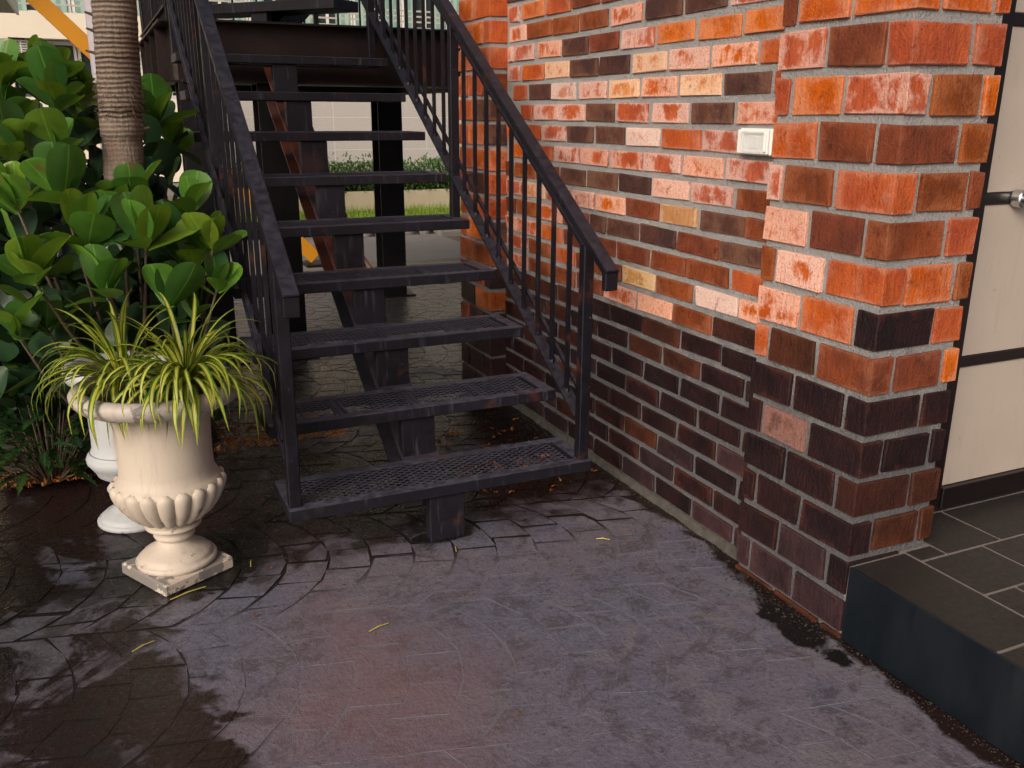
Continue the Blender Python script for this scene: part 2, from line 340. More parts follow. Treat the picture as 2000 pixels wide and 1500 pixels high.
# planting bed: uneven soil
sb = MB(); nx, ny = 26, 40; idx = {}
for a in range(nx+1):
    for b in range(ny+1):
        x, y = -.62+a/nx*1.08, 3.84+b/ny*2.5
        if inside((x, y), BED): idx[a, b] = len(sb.v); sb.v.append((x, y, .012+.035*mnoise.noise(Vector((x*6, y*6, 0)))+.015))
for a in range(nx):
    for b in range(ny):
        q = [(a, b), (a+1, b), (a+1, b+1), (a, b+1)]
        if all(k in idx for k in q): sb.f.append(tuple(idx[k] for k in q))
tag(sb.build('planting_bed_soil', SOIL, smooth=True), kind='structure')
# ---------------------------------------------------------------- bricks
_bm = {}
def brick_mesh(dx, dy, dz, var):
    key = (round(dx, 2), round(dy, 2), round(dz, 2), var)
    if key not in _bm:
        rs = random.Random(hash(key) & 0xffff)
        b = bmesh.new(); bmesh.ops.create_cube(b, size=1)
        for v in b.verts: v.co = Vector((v.co.x*key[0], v.co.y*key[1], v.co.z*key[2])) + Vector([rs.uniform(-.003, .003) for _ in range(3)])
        bmesh.ops.bevel(b, geom=b.edges[:], offset=.0022, segments=1, affect='EDGES')
        for v in b.verts: v.co += Vector([rs.uniform(-.0012, .0012) for _ in range(3)])
        me = bpy.data.meshes.new('brick'); b.to_mesh(me); b.free(); _bm[key] = me
    return _bm[key], Vector((dx/key[0], dy/key[1], dz/key[2]))
def brick(a, b, cls, parent):
    d = [abs(q-p) for p, q in zip(a, b)]; me, sc = brick_mesh(max(d[0], .02), max(d[1], .02), max(d[2], .02), random.randrange(4))
    key = (me.name, cls)
    o = bpy.data.objects.new('brick', me); link(o, parent)
    if not me.materials: me.materials.append(BR['O'])
    o.material_slots[0].link = 'OBJECT'; o.material_slots[0].material = BR[cls]
    o.location = [(p+q)/2 for p, q in zip(a, b)]; o.scale = sc
    o.location.x += random.uniform(-.002, .002); o.location.z += random.uniform(-.0015, .0015)
    o.rotation_euler = (random.uniform(-.006, .006), 0, random.uniform(-.006, .006))
    return o
XW, YW0, YW1 = 1.921, 2.222, 4.272
ROWS = {7:"D3199,3321 D2952,3187 D2701,2944 D2450,2688 D2222,2435",
8:"Q3947,4180 B3688,3917 B3413,3661 B3270,3377 Q3013,3253 Q2760,2997 B2513,2747 D2222,2501",
9:"P4042,4181 B3841,4010 O3620,3818 B3422,3599 B3267,3373 B3130,3259 T2884,3114 B2636,2866 W2381,2614 Q2222,2368",
10:"Q3932,4182 O3696,3863 D3530,3669 B3408,3505 B3182,3388 B2931,3165 B2686,2913 B2439,2674 O2222,2419",
11:"B4025,4183 Q3772,4005 P3560,3750 B3413,3543 D3267,3393 D3013,3254 D2760,3001 B2506,2747 D2222,2494",
12:"P4120,4184 C3869,4089 P3590,3850 P3372,3570 Q3125,3349 B2880,3111 T2636,2862 D2374,2615 B2222,2365",
13:"B3949,4186 B3689,3926 D3448,3672 D3187,3432 D2944,3173 P2694,2925 P2450,2678 B2229,2427",
14:"O4082,4187 O3875,4051 O3764,3856 P3517,3737 Q3265,3493 Q3014,3236 P2758,2995 Q2509,2736 P2258,2485",
15:"O3878,4188 P3637,3869 D3404,3629 D3146,3374 W2899,3126 O2644,2876 P2408,2625 Q2261,2394",
16:"O3979,4099 P3715,3958 P3475,3704 D3231,3455 Q2985,3202 P2726,2952 D2478,2703 Q2231,2450",
17:"O4049,4198 D3786,4023 W3561,3779 P3301,3524 C3054,3277 Q2802,3030 C2553,2779 D2305,2533 O2222,2284",
18:"P4124,4253 O3863,4093 C3625,3851 D3372,3604 D3130,3360 C2879,3102 P2630,2852 Q2382,2605 O2235,2360",
19:"P4205,4254 P3970,4178 Q3705,3925 D3458,3683 B3216,3442 P2965,3190 O2718,2944 O2466,2692 O2254,2445",
20:"P4054,4242 B3793,4038 B3549,3782 B3305,3535 Q3056,3278 D2800,3026 D2549,2779 P2305,2527",
21:"P4128,4247 O3872,4090 O3618,3845 B3375,3607"}
wall = thing('brick_wall', 'long wall of thin orange, brown and lime-whitened bricks beside the steel stairs', 'wall', (XW, 3.2, 0))
wall_inv = Matrix.Translation(wall.location).inverted()
def adopt(o, parent):
    o.location = o.location - parent.location; return o
mb = MB(); mb.box((XW+.009, YW0-.012, 0), (XW+.30, YW1+.01, 2.36))
adopt(mb.build('mortar_bed', MORTAR, wall), wall)
upper = MB(); upper.box((XW+.011, 1.93, 2.361), (9, 4.69, 9)); adopt(upper.build('upper_wall', simple('render_brown', (.30, .12, .07), .9, 9, .3), wall), wall)
for k in range(0, 26):
    z0 = .035+.09*k; h = .0685
    segs = []
    if k in ROWS:
        for tok in ROWS[k].split():
            a, b = tok[1:].split(','); segs.append([int(a)/1000, int(b)/1000, tok[0]])
        if 8 <= k <= 15:
            src = list(segs); segs = [s for s in segs if s[0] < 3.40 and s[1]-s[0] > .11]; y = max(s[1] for s in segs)+.02
            while y < YW1-.05:
                y1 = min(y+.229, YW1); c = min(src, key=lambda s: abs((s[0]+s[1])/2-(y+y1)/2))[2]; segs.append([y, y1, c]); y = y1+.02
        if k == 7:
            y = 3.199
            segs = [s for s in segs if s[0] < 3.19]
            while y < YW1-.05: y1 = min(y+.23, YW1); segs.append([y, y1, 'D']); y = y1+.02
        if k == 21:
            y = 3.375-.02
            while y > YW0+.05: segs.append([max(YW0, y-.229), y, random.choice('OPBQD')]); y -= .249
    else:
        y = 2.19+(.125 if k % 2 == 0 else 0)-.25
        while y < YW1-.04:
            a, b = max(y, YW0), min(y+.23, YW1)
            if b-a > .035: segs.append([a, b, random.choice('NNNNNNV') if k < 7 else random.choice('OPQBDP')])
            y += .25
    for a, b, c in segs:
        if c == 'D' and k <= 8: c = 'N' if k < 8 or random.random() < .5 else 'R'
        if c == 'N' and k in (6, 7) and random.random() < .35: c = 'R'
        if k < 7 and a > 3.35 and random.random() < .25: c = 'R'
        if k == 2 and 2.9 < (a+b)/2 < 3.1: c = 'R'
        if k == 0: c = random.choice('VVN')
        adopt(brick((XW, a, z0), (XW+.055, b, z0+h), c, wall), wall)
# foot of the wall: a rough mortar fillet
ft = MB(); n = 40
for i in range(n+1):
    y = YW0+(YW1-YW0)*i/n; j = .014*mnoise.noise(Vector((0, y*9, 1)))+.008*mnoise.noise(Vector((3, y*31, 1))); ft.v += [(XW+.012, y, .036+j*.4), (XW-.006+j*.3, y, .03+j*.5), (XW-.016+j, y, 0.001)]
for i in range(n):
    for q in (0, 1): ft.f.append((i*3+q, (i+1)*3+q, (i+1)*3+q+1, i*3+q+1))
FIL = simple('dirty_mortar', (.07, .066, .058), .9, 30, .7, 1.); adopt(ft.build('mortar_fillet', FIL, wall), wall)
# pier in front: larger bricks
PX0, PX1, PY0, PY1 = 1.874, 2.205, 1.729, 2.218
pier = thing('brick_pier', 'square corner pier of larger orange and dark glazed bricks beside the white door', 'pier', (2.04, 1.97, 0))
adopt(box('mortar_core', (PX0+.010, PY0+.010, 0), (PX1-.016, PY1-.006, 2.35), MORTAR, pier), pier)
adopt(box('pier_top', (PX0+.008, PY0+.008, 2.351), (PX1-.008, 1.926, 9), MORTAR, pier), pier)
PC = 0.1235; PT = 1.729
# classes per course, from the bottom: left face far to near (full or half), corner, front rest
PIER = {14: 'B O O O O', 13: 'Q B O O', 12: 'O O Q B O', 11: 'O B B B', 10: 'P B O B B', 9: 'Q B B O', 8: 'B P O O B', 7: 'Q O N O',
        6: 'O R B B O', 5: 'N N N N', 4: 'N M N N N', 3: 'N N R R', 2: 'N N N R R', 1: 'N V N N', 0: 'V V V N N', 15: 'O B O B', 16: 'B O O O O', 17: 'O B O O', 18: 'O O B O O'}
for k in range(-1, 19):
    z1 = PT - PC*(13-k); z0 = z1-.1015
    if k == -1: z0, z1 = .004, z1
    cl = PIER.get(k, 'N N N N N').split(); j = .018
    if k == -1: cl = ['R', 'R', 'R', 'R', 'R']
    if k % 2 == 1 or k == -1:       # full, full, corner header (stretcher on the front)
        ys = [(PY0+.076+j+.195+j, PY1), (PY0+.076+j, PY0+.076+j+.195)]
        adopt(brick((PX0, PY0, z0), (PX0+.205, PY0+.076, z1), cl[2], pier), pier)
        fr = [(PX0+.205+j, PX1)]
    else:
        ys = [(PY1-.055, PY1), (PY0+.207+j, PY1-.055-j)]
        adopt(brick((PX0, PY0, z0), (PX0+.076, PY0+.207, z1), cl[2], pier), pier)
        fr = [(PX0+.076+j, PX0+.076+j+.17), (PX0+.076+2*j+.17, PX1)]
    for (a, b), c in zip(ys, cl): adopt(brick((PX0, a, z0), (PX0+.09, b, z1), c, pier), pier)
    if z1 > .27:
        for (a, b), c in zip(fr, cl[3:]): adopt(brick((a, PY0, z0), (b, PY0+.08, z1), c, pier), pier)
# pillar at the far end
pil = thing('brick_pillar', 'far brick pillar at the end of the wall behind the right stair railing', 'pillar', (1.95, 4.49, 0))
QX0, QY0, QY1 = 1.832, 4.278, 4.70
adopt(box('mortar_core', (QX0+.010, QY0+.010, 0), (2.2, QY1-.011, 2.36), MORTAR, pil), pil)
for k in range(0, 19):
    z0 = .012+.1215*k; z1 = z0+.102; top = k >= 7
    pick = lambda: random.choice('OOOBBDO') if top else random.choice('NNNNB' if k < 5 else 'NBBO')
    yo = QY0 if k % 2 else QY0
    adopt(brick((QX0, QY0, z0), (QX0+(.205 if k % 2 else .12), QY0+(.075 if k % 2 else .2), z1), pick(), pil), pil)
    y = QY0+(.075 if k % 2 else .2)+.018
    while y < QY1-.03:
        b = min(y+.195, QY1); adopt(brick((QX0, y, z0), (QX0+.09, b, z1), pick(), pil), pil); y = b+.018
# ---------------------------------------------------------------- door and step
door = thing('panelled_door', 'cream panelled door with black horizontal bars beside the brick pier', 'door', (2.9, 1.9, .24))
CREAM = NT('cream_panel'); _p = CREAM.pos(); _a = CREAM.noise(_p, 4, 5, .6); _b = CREAM.noise(CREAM.vmul(_p, (26, 26, 3)), 1, 4, .6); _c = CREAM.mix(_a, (.40, .335, .29), (.49, .42, .37)); _c = CREAM.mix(CREAM.ramp(_b, .55, .8, 0, .35), _c, (.30, .23, .17)); _c = CREAM.mix(CREAM.ramp(CREAM.noise(_p, 60, 4), .66, .74, 0, .4), _c, (.25, .19, .14)); CREAM.base(_c); CREAM.rough(CREAM.ramp(_a, .3, .7, .3, .5)); CREAM = CREAM.m; DARKF = simple('dark_frame', (.010, .006, .006), .35, 20, .4); CHROME = simple('brushed_chrome', (.55, .55, .57), .28, 30, .1, 0, 1)
def dbox(n, a, b, mt, bv=.002): return adopt(box(n, a, b, mt, door, bv), door)
dbox('frame', (2.19, 1.893, .245), (2.432, 1.96, 2.35), DARKF); dbox('sill', (2.433, 1.885, .252), (3.6, 1.95, .325), DARKF)
zs = [.326, .735, 1.245, 1.75, 2.35]
for a, b in zip(zs[:-1], zs[1:]): dbox('panel', (2.433, 1.905, a+(.036 if a > .4 else 0)), (3.6, 1.94, b), CREAM)
for zz in zs[1:4]: dbox('bar', (2.433, 1.897, zz+.001), (3.6, 1.94, zz+.035), DARKF)
kb = MB().lathe([(0, -.0), (.026, 0), (.027, .004), (.027, .03), (.024, .034), (.0, .034)], 28); kn = kb.build('door_knob', CHROME, door, smooth=False); kn.rotation_euler = (math.pi/2, 0, 0); kn.location = (2.566-2.9, 1.897-1.9, 1.262-.24)
kb = MB().lathe([(0, .034), (.014, .034), (.014, .05), (.021, .056), (.023, .068), (.018, .078), (0, .08)], 24); k2 = kb.build('knob_grip', CHROME, kn, smooth=True)
step = thing('tiled_step', 'raised step of dark grey tiles with a blue-black front in front of the door', 'step', (2.3, 1.4, 0))
TILE = NT('slate_tile'); _p = TILE.pos(); _n = TILE.noise(_p, 8, 6, .6); _f = TILE.noise(_p, 50, 6, .65)
_c = TILE.mix(_n, (.015, .0125, .011), (.032, .027, .023)); _c = TILE.mix(TILE.ramp(TILE.noise(_p, 14, 6, .65, 1.5), .62, .74, 0, .5), _c, (.10, .095, .09)); TILE.base(_c); TILE.rough(TILE.ramp(_f, .3, .7, .42, .6)); TILE.bump(_f, .25, .003); TILE = TILE.m
RISER = NT('riser_panel'); _p = RISER.pos(); _n = RISER.noise(RISER.vmul(_p, (8, 8, 2.5)), 1, 5); RISER.base(RISER.mix(_n, (.0015, .004, .0075), (.003, .0075, .0125))); RISER.set(RISER.b.inputs['Base Color'], RISER.mix(RISER.ramp(RISER.noise(RISER.vmul(_p, (14, 14, 2)), 1, 5, .65), .56, .72, 0, .6), RISER.mix(_n, (.0015, .004, .0075), (.003, .0075, .0125)), (.009, .014, .019))); RISER.rough(RISER.ramp(_n, .3, .7, .4, .6)); RISER.bump(RISER.noise(_p, 90, 4), .2, .003); RISER = RISER.m
GROUT = simple('tile_grout', (.20, .17, .15), .85, 40, .2, .4)
adopt(box('step_core', (1.886, -3, 0), (4.4, 1.90, .2372), GROUT, step), step)
adopt(box('riser_panel', (1.876, -3, .002), (1.885, 1.722, .2415), RISER, step, .0015), step)
def tile(x0, x1, y0, y1): adopt(box('tile', (x0, y0, .228), (x1, y1, .2395+random.uniform(0, .0008)), TILE, step, .0015), step)
g = .0055
yy = [1.722, 1.245, .77, .3]
for a, b in zip(yy[1:], yy[:-1]): tile(1.8862, 2.10-g, a+g, b-(0 if b > 1.7 else g))
rws = [(1.665, 1.896, (2.21, 2.445, 2.86, 3.3, 3.7)), (1.452, 1.665, (2.10, 2.355, 2.80, 3.2, 3.6)), (1.245, 1.452, (2.10, 2.22, 2.66, 3.1, 3.5)), (1.03, 1.245, (2.10, 2.42, 2.86, 3.3, 3.7)), (.82, 1.03, (2.10, 2.3, 2.7, 3.1)), (.6, .82, (2.10, 2.5, 2.9))]
for a, b, xs in rws:
    for p_, q_ in zip(xs[:-1], xs[1:]): tile(p_+g, q_-g, a+g, b-g)
tile(2.10+g, 2.205, 1.665+g, 1.726)
# junction box
jb = thing('junction_box', 'small white plastic junction box with clear cover on the brick wall', 'box', (1.905, 2.325, 1.42))
WHITEP = simple('white_plastic', (.84, .83, .80), .3, 30, .05); CLEARP = NT('clear_cover'); CLEARP.base((.85, .87, .88)); CLEARP.rough(.12); CLEARP.b.inputs['Alpha'].default_value = .25; CLEARP = CLEARP.m
def jbox(n, a, b, mt, bv=.002): return adopt(box(n, a, b, mt, jb, bv), jb)
jbox('back_box', (1.898, 2.248, 1.381), (1.94, 2.402, 1.462), WHITEP, .004)
fr_ = [((1.888, 2.252, 1.385), (1.8975, 2.275, 1.458)), ((1.888, 2.375, 1.385), (1.8975, 2.398, 1.458)), ((1.888, 2.2755, 1.385), (1.8975, 2.3745, 1.396)), ((1.888, 2.2755, 1.447), (1.8975, 2.3745, 1.458))]
for a, b in fr_: jbox('cover_frame', a, b, WHITEP)
jbox('clear_cover', (1.884, 2.27, 1.39), (1.8875, 2.38, 1.453), CLEARP, .001); jbox('switch', (1.893, 2.305, 1.402), (1.8975, 2.345, 1.44), WHITEP, .002)
jbox('hinge', (1.881, 2.256, 1.392), (1.8875, 2.266, 1.451), WHITEP)
# ---------------------------------------------------------------- staircase
st = thing('steel_staircase', 'black painted steel staircase with mesh treads, railings and an upper landing', 'staircase')
SX0, SX1, TY, RUN, TZ, RISE, TD, TT = .47, 1.626, 2.80, .3097, .226, .1973, .288, .044
# expanded-metal panel (shared)
def grating_mesh(L, D):
    g_ = MB(); cell, rowh, wd, ht = .044, .0135, .0046, .004
    rows = int(D/rowh); cols = int(L/(cell/2))
    for r in range(rows):
        y0 = -D/2+r*rowh+rowh/2
        for c in range(cols):
            s_ = 1 if (c+r) % 2 else -1
            a = Vector((-L/2+c*cell/2, y0-s_*rowh/2, 0)); b = Vector((a.x+cell/2, y0+s_*rowh/2, 0))
            d = (b-a).normalized(); n_ = Vector((-d.y, d.x, 0))*wd/2; u = Vector((0, 0, ht))
            vs = [a-n_, a+n_, b+n_, b-n_]; g_.add(vs+[v-u for v in vs], [(3, 2, 1, 0), (0, 1, 5, 4), (2, 3, 7, 6)])
    return g_.mesh('grating')
GL, GD = SX1-SX0-.10, TD-.09
GRATE = grating_mesh(GL, GD); GRATE.materials.append(steel_mat('mesh_steel', (.036, .036, .052), .9))
tm = MB(); w_ = .045
tm.box((SX0, 0, -TT), (SX1, w_, 0)).box((SX0, TD-w_, -TT), (SX1, TD, 0)).box((SX0, w_+.0005, -TT), (SX0+.05, TD-w_-.0005, 0)).box((SX1-.05, w_+.0005, -TT), (SX1, TD-w_-.0005, 0))
TREAD = tm.mesh('tread'); b = bmesh.new(); b.from_mesh(TREAD); bmesh.ops.bevel(b, geom=b.edges[:], offset=.003, segments=1, affect='EDGES'); b.to_mesh(TREAD); b.free(); TREAD.materials.append(TREADM)
cb = MB().box((-.020, w_+.001, -.026), (.020, TD-w_-.001, -.0085)).mesh('crossbar'); cb.materials.append(STEEL)
PLX0, PLX1 = .972, 1.106
for k in range(9):
    y0, z0 = TY+RUN*k, TZ+RISE*k
    t_ = mobj('tread', TREAD, None, st, (0, y0, z0))
    mobj('grating', GRATE, None, t_, ((SX0+SX1)/2, TD/2, -.002))
    for f in (.25, .5, .75): mobj('crossbar', cb, None, t_, (SX0+(SX1-SX0)*f, 0, 0))
    zb = 0 if k == 0 else z0-RISE-.03
    box('riser_plate', (PLX0, y0+.02, zb), (PLX1, y0+.075, z0-TT-.001), TREADM, st, .003)
# spine
sl_ = RISE/RUN; yA, yB = 3.06, 5.585
zl = lambda y: TZ+(y-TY)*sl_-.47
spn = MB(); dirv = Vector((0, 1, sl_)).normalized(); upv = Vector((0, -dirv.z, dirv.y)); A = Vector((1.04, yA, zl(yA)+.16)); B = Vector((1.04, yB, zl(yB)+.16))
spn.bar(A+upv*.075, B+upv*.075, (1, 0, 0), upv, .15, .012).bar(A-upv*.075, B-upv*.075, (1, 0, 0), upv, .15, .012).bar(A, B, (1, 0, 0), upv, .012, .137)
spn.build('spine_beam', PRIMER, st)
# railings
def railz(y, off): return off+(y-2.84)*sl_
posts_y = [2.84, 4.17, 5.52]
def railing(xc, outer):
    x0, x1 = xc-.021, xc+.021
    for i, y in enumerate(posts_y):
        box('post', (x0, y-.021, (.226, TZ+4*RISE, TZ+8*RISE)[i]-.001), (x1, y+.021, railz(y, 1.055)), STEEL, st, .003)
    ys, ye = 2.672, 5.95
    MB().bar((xc, ys-.012, railz(ys-.012, 1.085)), (xc, ye, railz(ye, 1.085)), (1, 0, 0), upv, .052, .03).build('handrail', STEEL, st, .003)
    box('handrail_end', (xc-.025, ys-.014, .912), (xc+.025, ys+.016, railz(ys, 1.09)), STEEL, st, .003)
    MB().bar((xc, 2.863, railz(2.863, 1.025)), (xc, ye, railz(ye, 1.025)), (1, 0, 0), upv, .016, .012).build('under_rail', STEEL, st)
    MB().bar((xc, 2.862, railz(2.862, .372)), (xc, ye, railz(ye, .372)), (1, 0, 0), upv, .05, .012).build('bottom_rail', STEEL, st, .002)
    MB().bar((xc+outer*.02, 2.863, railz(2.863, .44)), (xc+outer*.02, ye, railz(ye, .44)), (1, 0, 0), upv, .014, .014).build('lower_rail', STEEL, st)
    for a, b in zip(posts_y, posts_y[1:]):
        for q in range(1, 10):
            y = a+(b-a)*q/10
            bo = MB().box((xc-.0075, y-.0075, railz(y, .372)), (xc+.0075, y+.0075, railz(y, 1.02))).build('baluster', STEEL, st)
            wz = railz(y, .378); MB().lathe([(.0135, wz-.006), (.0125, wz+.003), (.0095, wz+.008), (.007, wz+.010)], 8, lambda r, z, a, i: r*(1+.12*math.sin(3*a+y*40))).build('weld', STEEL, bo).location = (xc, y, 0)
railing(SX0+.026, -1); railing(SX1-.026, 1)
# landing
LX0, LX1, LY0, LY1, LZ0, LZ1 = .47, 2.62, 5.60, 8.25, 1.665, 2.0
def chan(n, a, b, side):     # C channel along a to b
    mb_ = MB(); a = Vector(a); b = Vector(b); u = Vector((0, 0, 1)); sd_ = Vector(side); h = LZ1-LZ0
    mb_.bar(a, b, sd_, u, .012, h-.024); mb_.bar(a+sd_*.04+u*(h/2-.006), b+sd_*.04+u*(h/2-.006), sd_, u, .092, .012); mb_.bar(a+sd_*.04-u*(h/2-.006), b+sd_*.04-u*(h/2-.006), sd_, u, .092, .012)
    return mb_.build(n, BEAM, st)
zc = (LZ0+LZ1)/2
chan('landing_beam', (LX0+.05, LY0+.05, zc), (LX1, LY0+.05, zc), (0, -1, 0)); chan('landing_beam', (LX0+.05, LY1, zc), (LX1, LY1, zc), (0, 1, 0))
chan('landing_beam', (LX0+.045, LY0+.06, zc), (LX0+.045, LY1, zc), (-1, 0, 0)); chan('landing_beam', (LX1-.01, LY0+.06, zc), (LX1-.01, LY1, zc), (1, 0, 0))
for q in range(1, 5): y = LY0+(LY1-LY0)*q/5; box('stiffener', (LX0-.03, y-.005, LZ0+.013), (LX0+.038, y+.005, LZ1-.013), BEAM, st)
for q in range(1, 4): y = LY0+(LY1-LY0)*q/4; box('joist', (LX0+.06, y-.04, LZ0+.05), (LX1-.02, y+.04, LZ1-.1), BEAM, st)
box('landing_deck', (LX0+.06, LY0+.07, LZ1-.02), (LX1-.02, LY1-.01, LZ1-.004), BEAM, st)
box('soffit_strip', (LX0+.3, 6.2, LZ0+.01), (LX1-.1, 6.32, LZ0+.03), simple('galvanised', (.4, .42, .4), .5), st)
for (x, y) in ((2.25, 7.4), (1.03, 5.70), (.60, 5.72), (2.42, 5.75)):
    c_ = MB(); z1 = LZ0-.001
    c_.box((x-.1, y-.1, 0), (x+.1, y-.088, z1)).box((x-.1, y+.088, 0), (x+.1, y+.1, z1)).box((x-.006, y-.0875, 0), (x+.006, y+.0875, z1)).box((x-.16, y-.16, .001), (x+.16, y+.16, .016))
    c_.build('column', BLACK, st)
# landing railings
def flat_rail(p, q, z0, h, spac):
    p = Vector(p); q = Vector(q); d = (q-p); L = d.length; d.normalize(); sdv = Vector((-d.y, d.x, 0)); Z = Vector((0, 0, 1))
    MB().bar(p+Z*(z0+h), q+Z*(z0+h), sdv, Z, .05, .03).build('handrail', STEEL, st); MB().bar(p+Z*(z0+h-.06), q+Z*(z0+h-.06), sdv, Z, .015, .012).build('under_rail', STEEL, st)
    MB().bar(p+Z*(z0+.08), q+Z*(z0+.08), sdv, Z, .05, .012).build('bottom_rail', STEEL, st)
    for k in range(int(L/spac)+1):
        c = p+d*k*spac; r = .0075 if k % 8 else .02; MB().box((c.x-r, c.y-r, z0), (c.x+r, c.y+r, z0+h-.015)).build('baluster' if k % 8 else 'post', STEEL, st)
flat_rail((LX0+.03, LY0+.15, 0), (LX0+.03, LY1-.03, 0), LZ1, .9, .13); flat_rail((LX0+.16, LY1-.03, 0), (1.9, LY1-.03, 0), LZ1, .9, .195)
flat_rail((1.9, LY1-.03, 0), (LX1-.05, LY1-.03, 0), LZ1, .9, .195)
# upper flight, turned on the landing
ud = Vector((.75, .66, 0)).normalized(); us = Vector((-ud.y, ud.x, 0)); U0 = Vector((1.52, 6.05, 0))
for k in range(4):
    z = LZ1+.205+RISE*k; c = U0+ud*(.30*k)
    tb = MB(); pts = [c, c+us*1.25, c+us*1.25+ud*.28, c+ud*.28]
    tb.add([(p.x, p.y, z-TT-.02) for p in pts]+[(p.x, p.y, z) for p in pts], [(3, 2, 1, 0), (4, 5, 6, 7), (0, 1, 5, 4), (1, 2, 6, 5), (2, 3, 7, 6), (3, 0, 4, 7)])
    tb.build('upper_tread', TREADM, st, .003)
    pm = c+us*.62+ud*.05; MB().bar((pm.x, pm.y, z-.21), (pm.x, pm.y, z-TT-.021), us, ud, .13, .05).build('riser_plate', TREADM, st)
a_ = U0+us*.62+ud*.15; b_ = a_+ud*1.5
MB().bar((a_.x, a_.y, LZ1+.01), (b_.x, b_.y, LZ1+.01+1.5*.197/.30), us, (0, 0, 1), .12, .16).build('upper_spine_beam', BEAM, st)
# ---------------------------------------------------------------- urns
def urn(name, label, mat, loc, rz, plinth, gad):
    u = thing(name, label, 'urn', loc, rz, 'pale garden urns by the stairs'); z = .046 if plinth else 0
    if plinth: box('plinth', (-.131, -.131, .0035), (.131, .131, .047), PLINTH, u, .006)
    fo = [(0, .001), (.122, .001), (.130, .006), (.131, .016), (.126, .023), (.116, .025), (.117, .031), (.108, .040), (.091, .050), (.072, .061), (.059, .073), (.053, .085), (.051, .095), (.0, .095)]
    MB().lathe([(r*(1 if plinth else 1.06), z+q) for r, q in fo], 48).build('foot', mat, u, smooth=True)
    cz = z+.092
    MB().lathe([(0, cz-.006), (.052, cz-.006), (.062, cz), (.067, cz+.009), (.061, cz+.019), (.048, cz+.024), (.047, cz+.030), (.076, cz+.035), (.089, cz+.041), (.091, cz+.048), (.082, cz+.055), (.060, cz+.060), (.056, cz+.075), (0, cz+.075)], 48).build('stem', mat, u, smooth=True)
    b0 = cz+.062
    if gad:
        mer = []
        for i in range(15): a = 1-(1-i/14)**1.5; mer.append((.072+.102*math.sin(a*math.pi*.5)**.75, b0+.004+.146*a**1.1))
        MB().lathe([(r*.95, q) for r, q in mer], 48).build('belly', mat, u, smooth=True); t0 = b0+.150
        NG = 20; lb = MB(); nc = 7
        for i, (r, q) in enumerate(mer):
            a = i/14; r0, z0_ = mer[max(0, i-1)]; r1, z1_ = mer[min(14, i+1)]; tx, tz = r1-r0, z1_-z0_; L_ = math.hypot(tx, tz); nx_, nz_ = tz/L_, -tx/L_
            a = 1-(1-a)**1.5; en = max(.10, 1-(max(0, a-.80)/.20)**3)**.5*max(.3, 1-max(0, .12-a)*6); hw = math.pi*r/NG*1.08*en; hh = .021*en*(.5+.5*a)
            for k in range(nc): th = math.pi*k/(nc-1); off = hh*math.sin(th)-.006*(1-math.sin(th)); lb.v.append((r*.955+nx_*off, -hw*math.cos(th), q+nz_*off))
        for i in range(14):
            for k in range(nc-1): lb.f.append((i*nc+k, i*nc+k+1, (i+1)*nc+k+1, (i+1)*nc+k))
        lbm = lb.mesh('lobe', True); lbm.materials.append(mat)
        for k in range(NG): lo = mobj('lobe', lbm, None, u); lo.rotation_euler = (0, 0, 2*math.pi*k/NG)
        body = [(.172, t0-.016), (.171, t0-.006), (.162, t0+.003), (.152, t0+.014), (.148, t0+.04), (.147, t0+.12), (.150, t0+.19), (.158, t0+.225), (.176, t0+.250), (.19, t0+.258)]
    else:
        prof = [(.07, b0), (.105, b0+.03), (.13, b0+.045), (.136, b0+.05), (.14, b0+.062), (.158, b0+.085), (.170, b0+.10), (.172, b0+.115), (.165, b0+.128), (.153, b0+.134), (.156, b0+.14)]
        prof = [(r*.86, q) for r, q in prof]; MB().lathe(prof, 56).build('belly', mat, u, smooth=True); t0 = b0+.14
        body = [(.156, t0), (.148, t0+.012), (.146, t0+.05), (.147, t0+.14), (.150, t0+.2), (.158, t0+.235), (.19, t0+.262)]
    if not gad: body = [(r*.84, q) for r, q in body]
    MB().lathe(body, 56).build('body', mat, u, smooth=True)
    rz_ = body[-1][1]
    RS = 1 if gad else .84
    rm = MB().lathe([(.19, rz_), (.225, rz_+.004), (.248, rz_+.016), (.262, rz_+.036), (.264, rz_+.052), (.256, rz_+.064), (.238, rz_+.070), (.218, rz_+.066), (.208, rz_+.05), (.2, rz_+.0)], 56, lambda r, z_, a, i: (r if gad else r*.72)*(1+.004*math.sin(5*a+i))).build('rim', RIMM if gad else mat, u, smooth=True)
    MB().lathe([(.205*(1 if gad else .72), rz_+.045), (.12, rz_+.055), (0, rz_+.06)], 24).build('soil', SOIL, u, smooth=True)
    return u, rz_+.06
U1, uz = urn('garden_urn', 'cream urn with a fluted belly and chipped square plinth holding striped grasses', URN, (.113, 2.965, 0), math.radians(28), True, True)
U2, uz2 = urn('garden_urn', 'blue-white plain urn half hidden behind the fluted urn', URN2, (.005, 3.46, .003), .4, False, False)
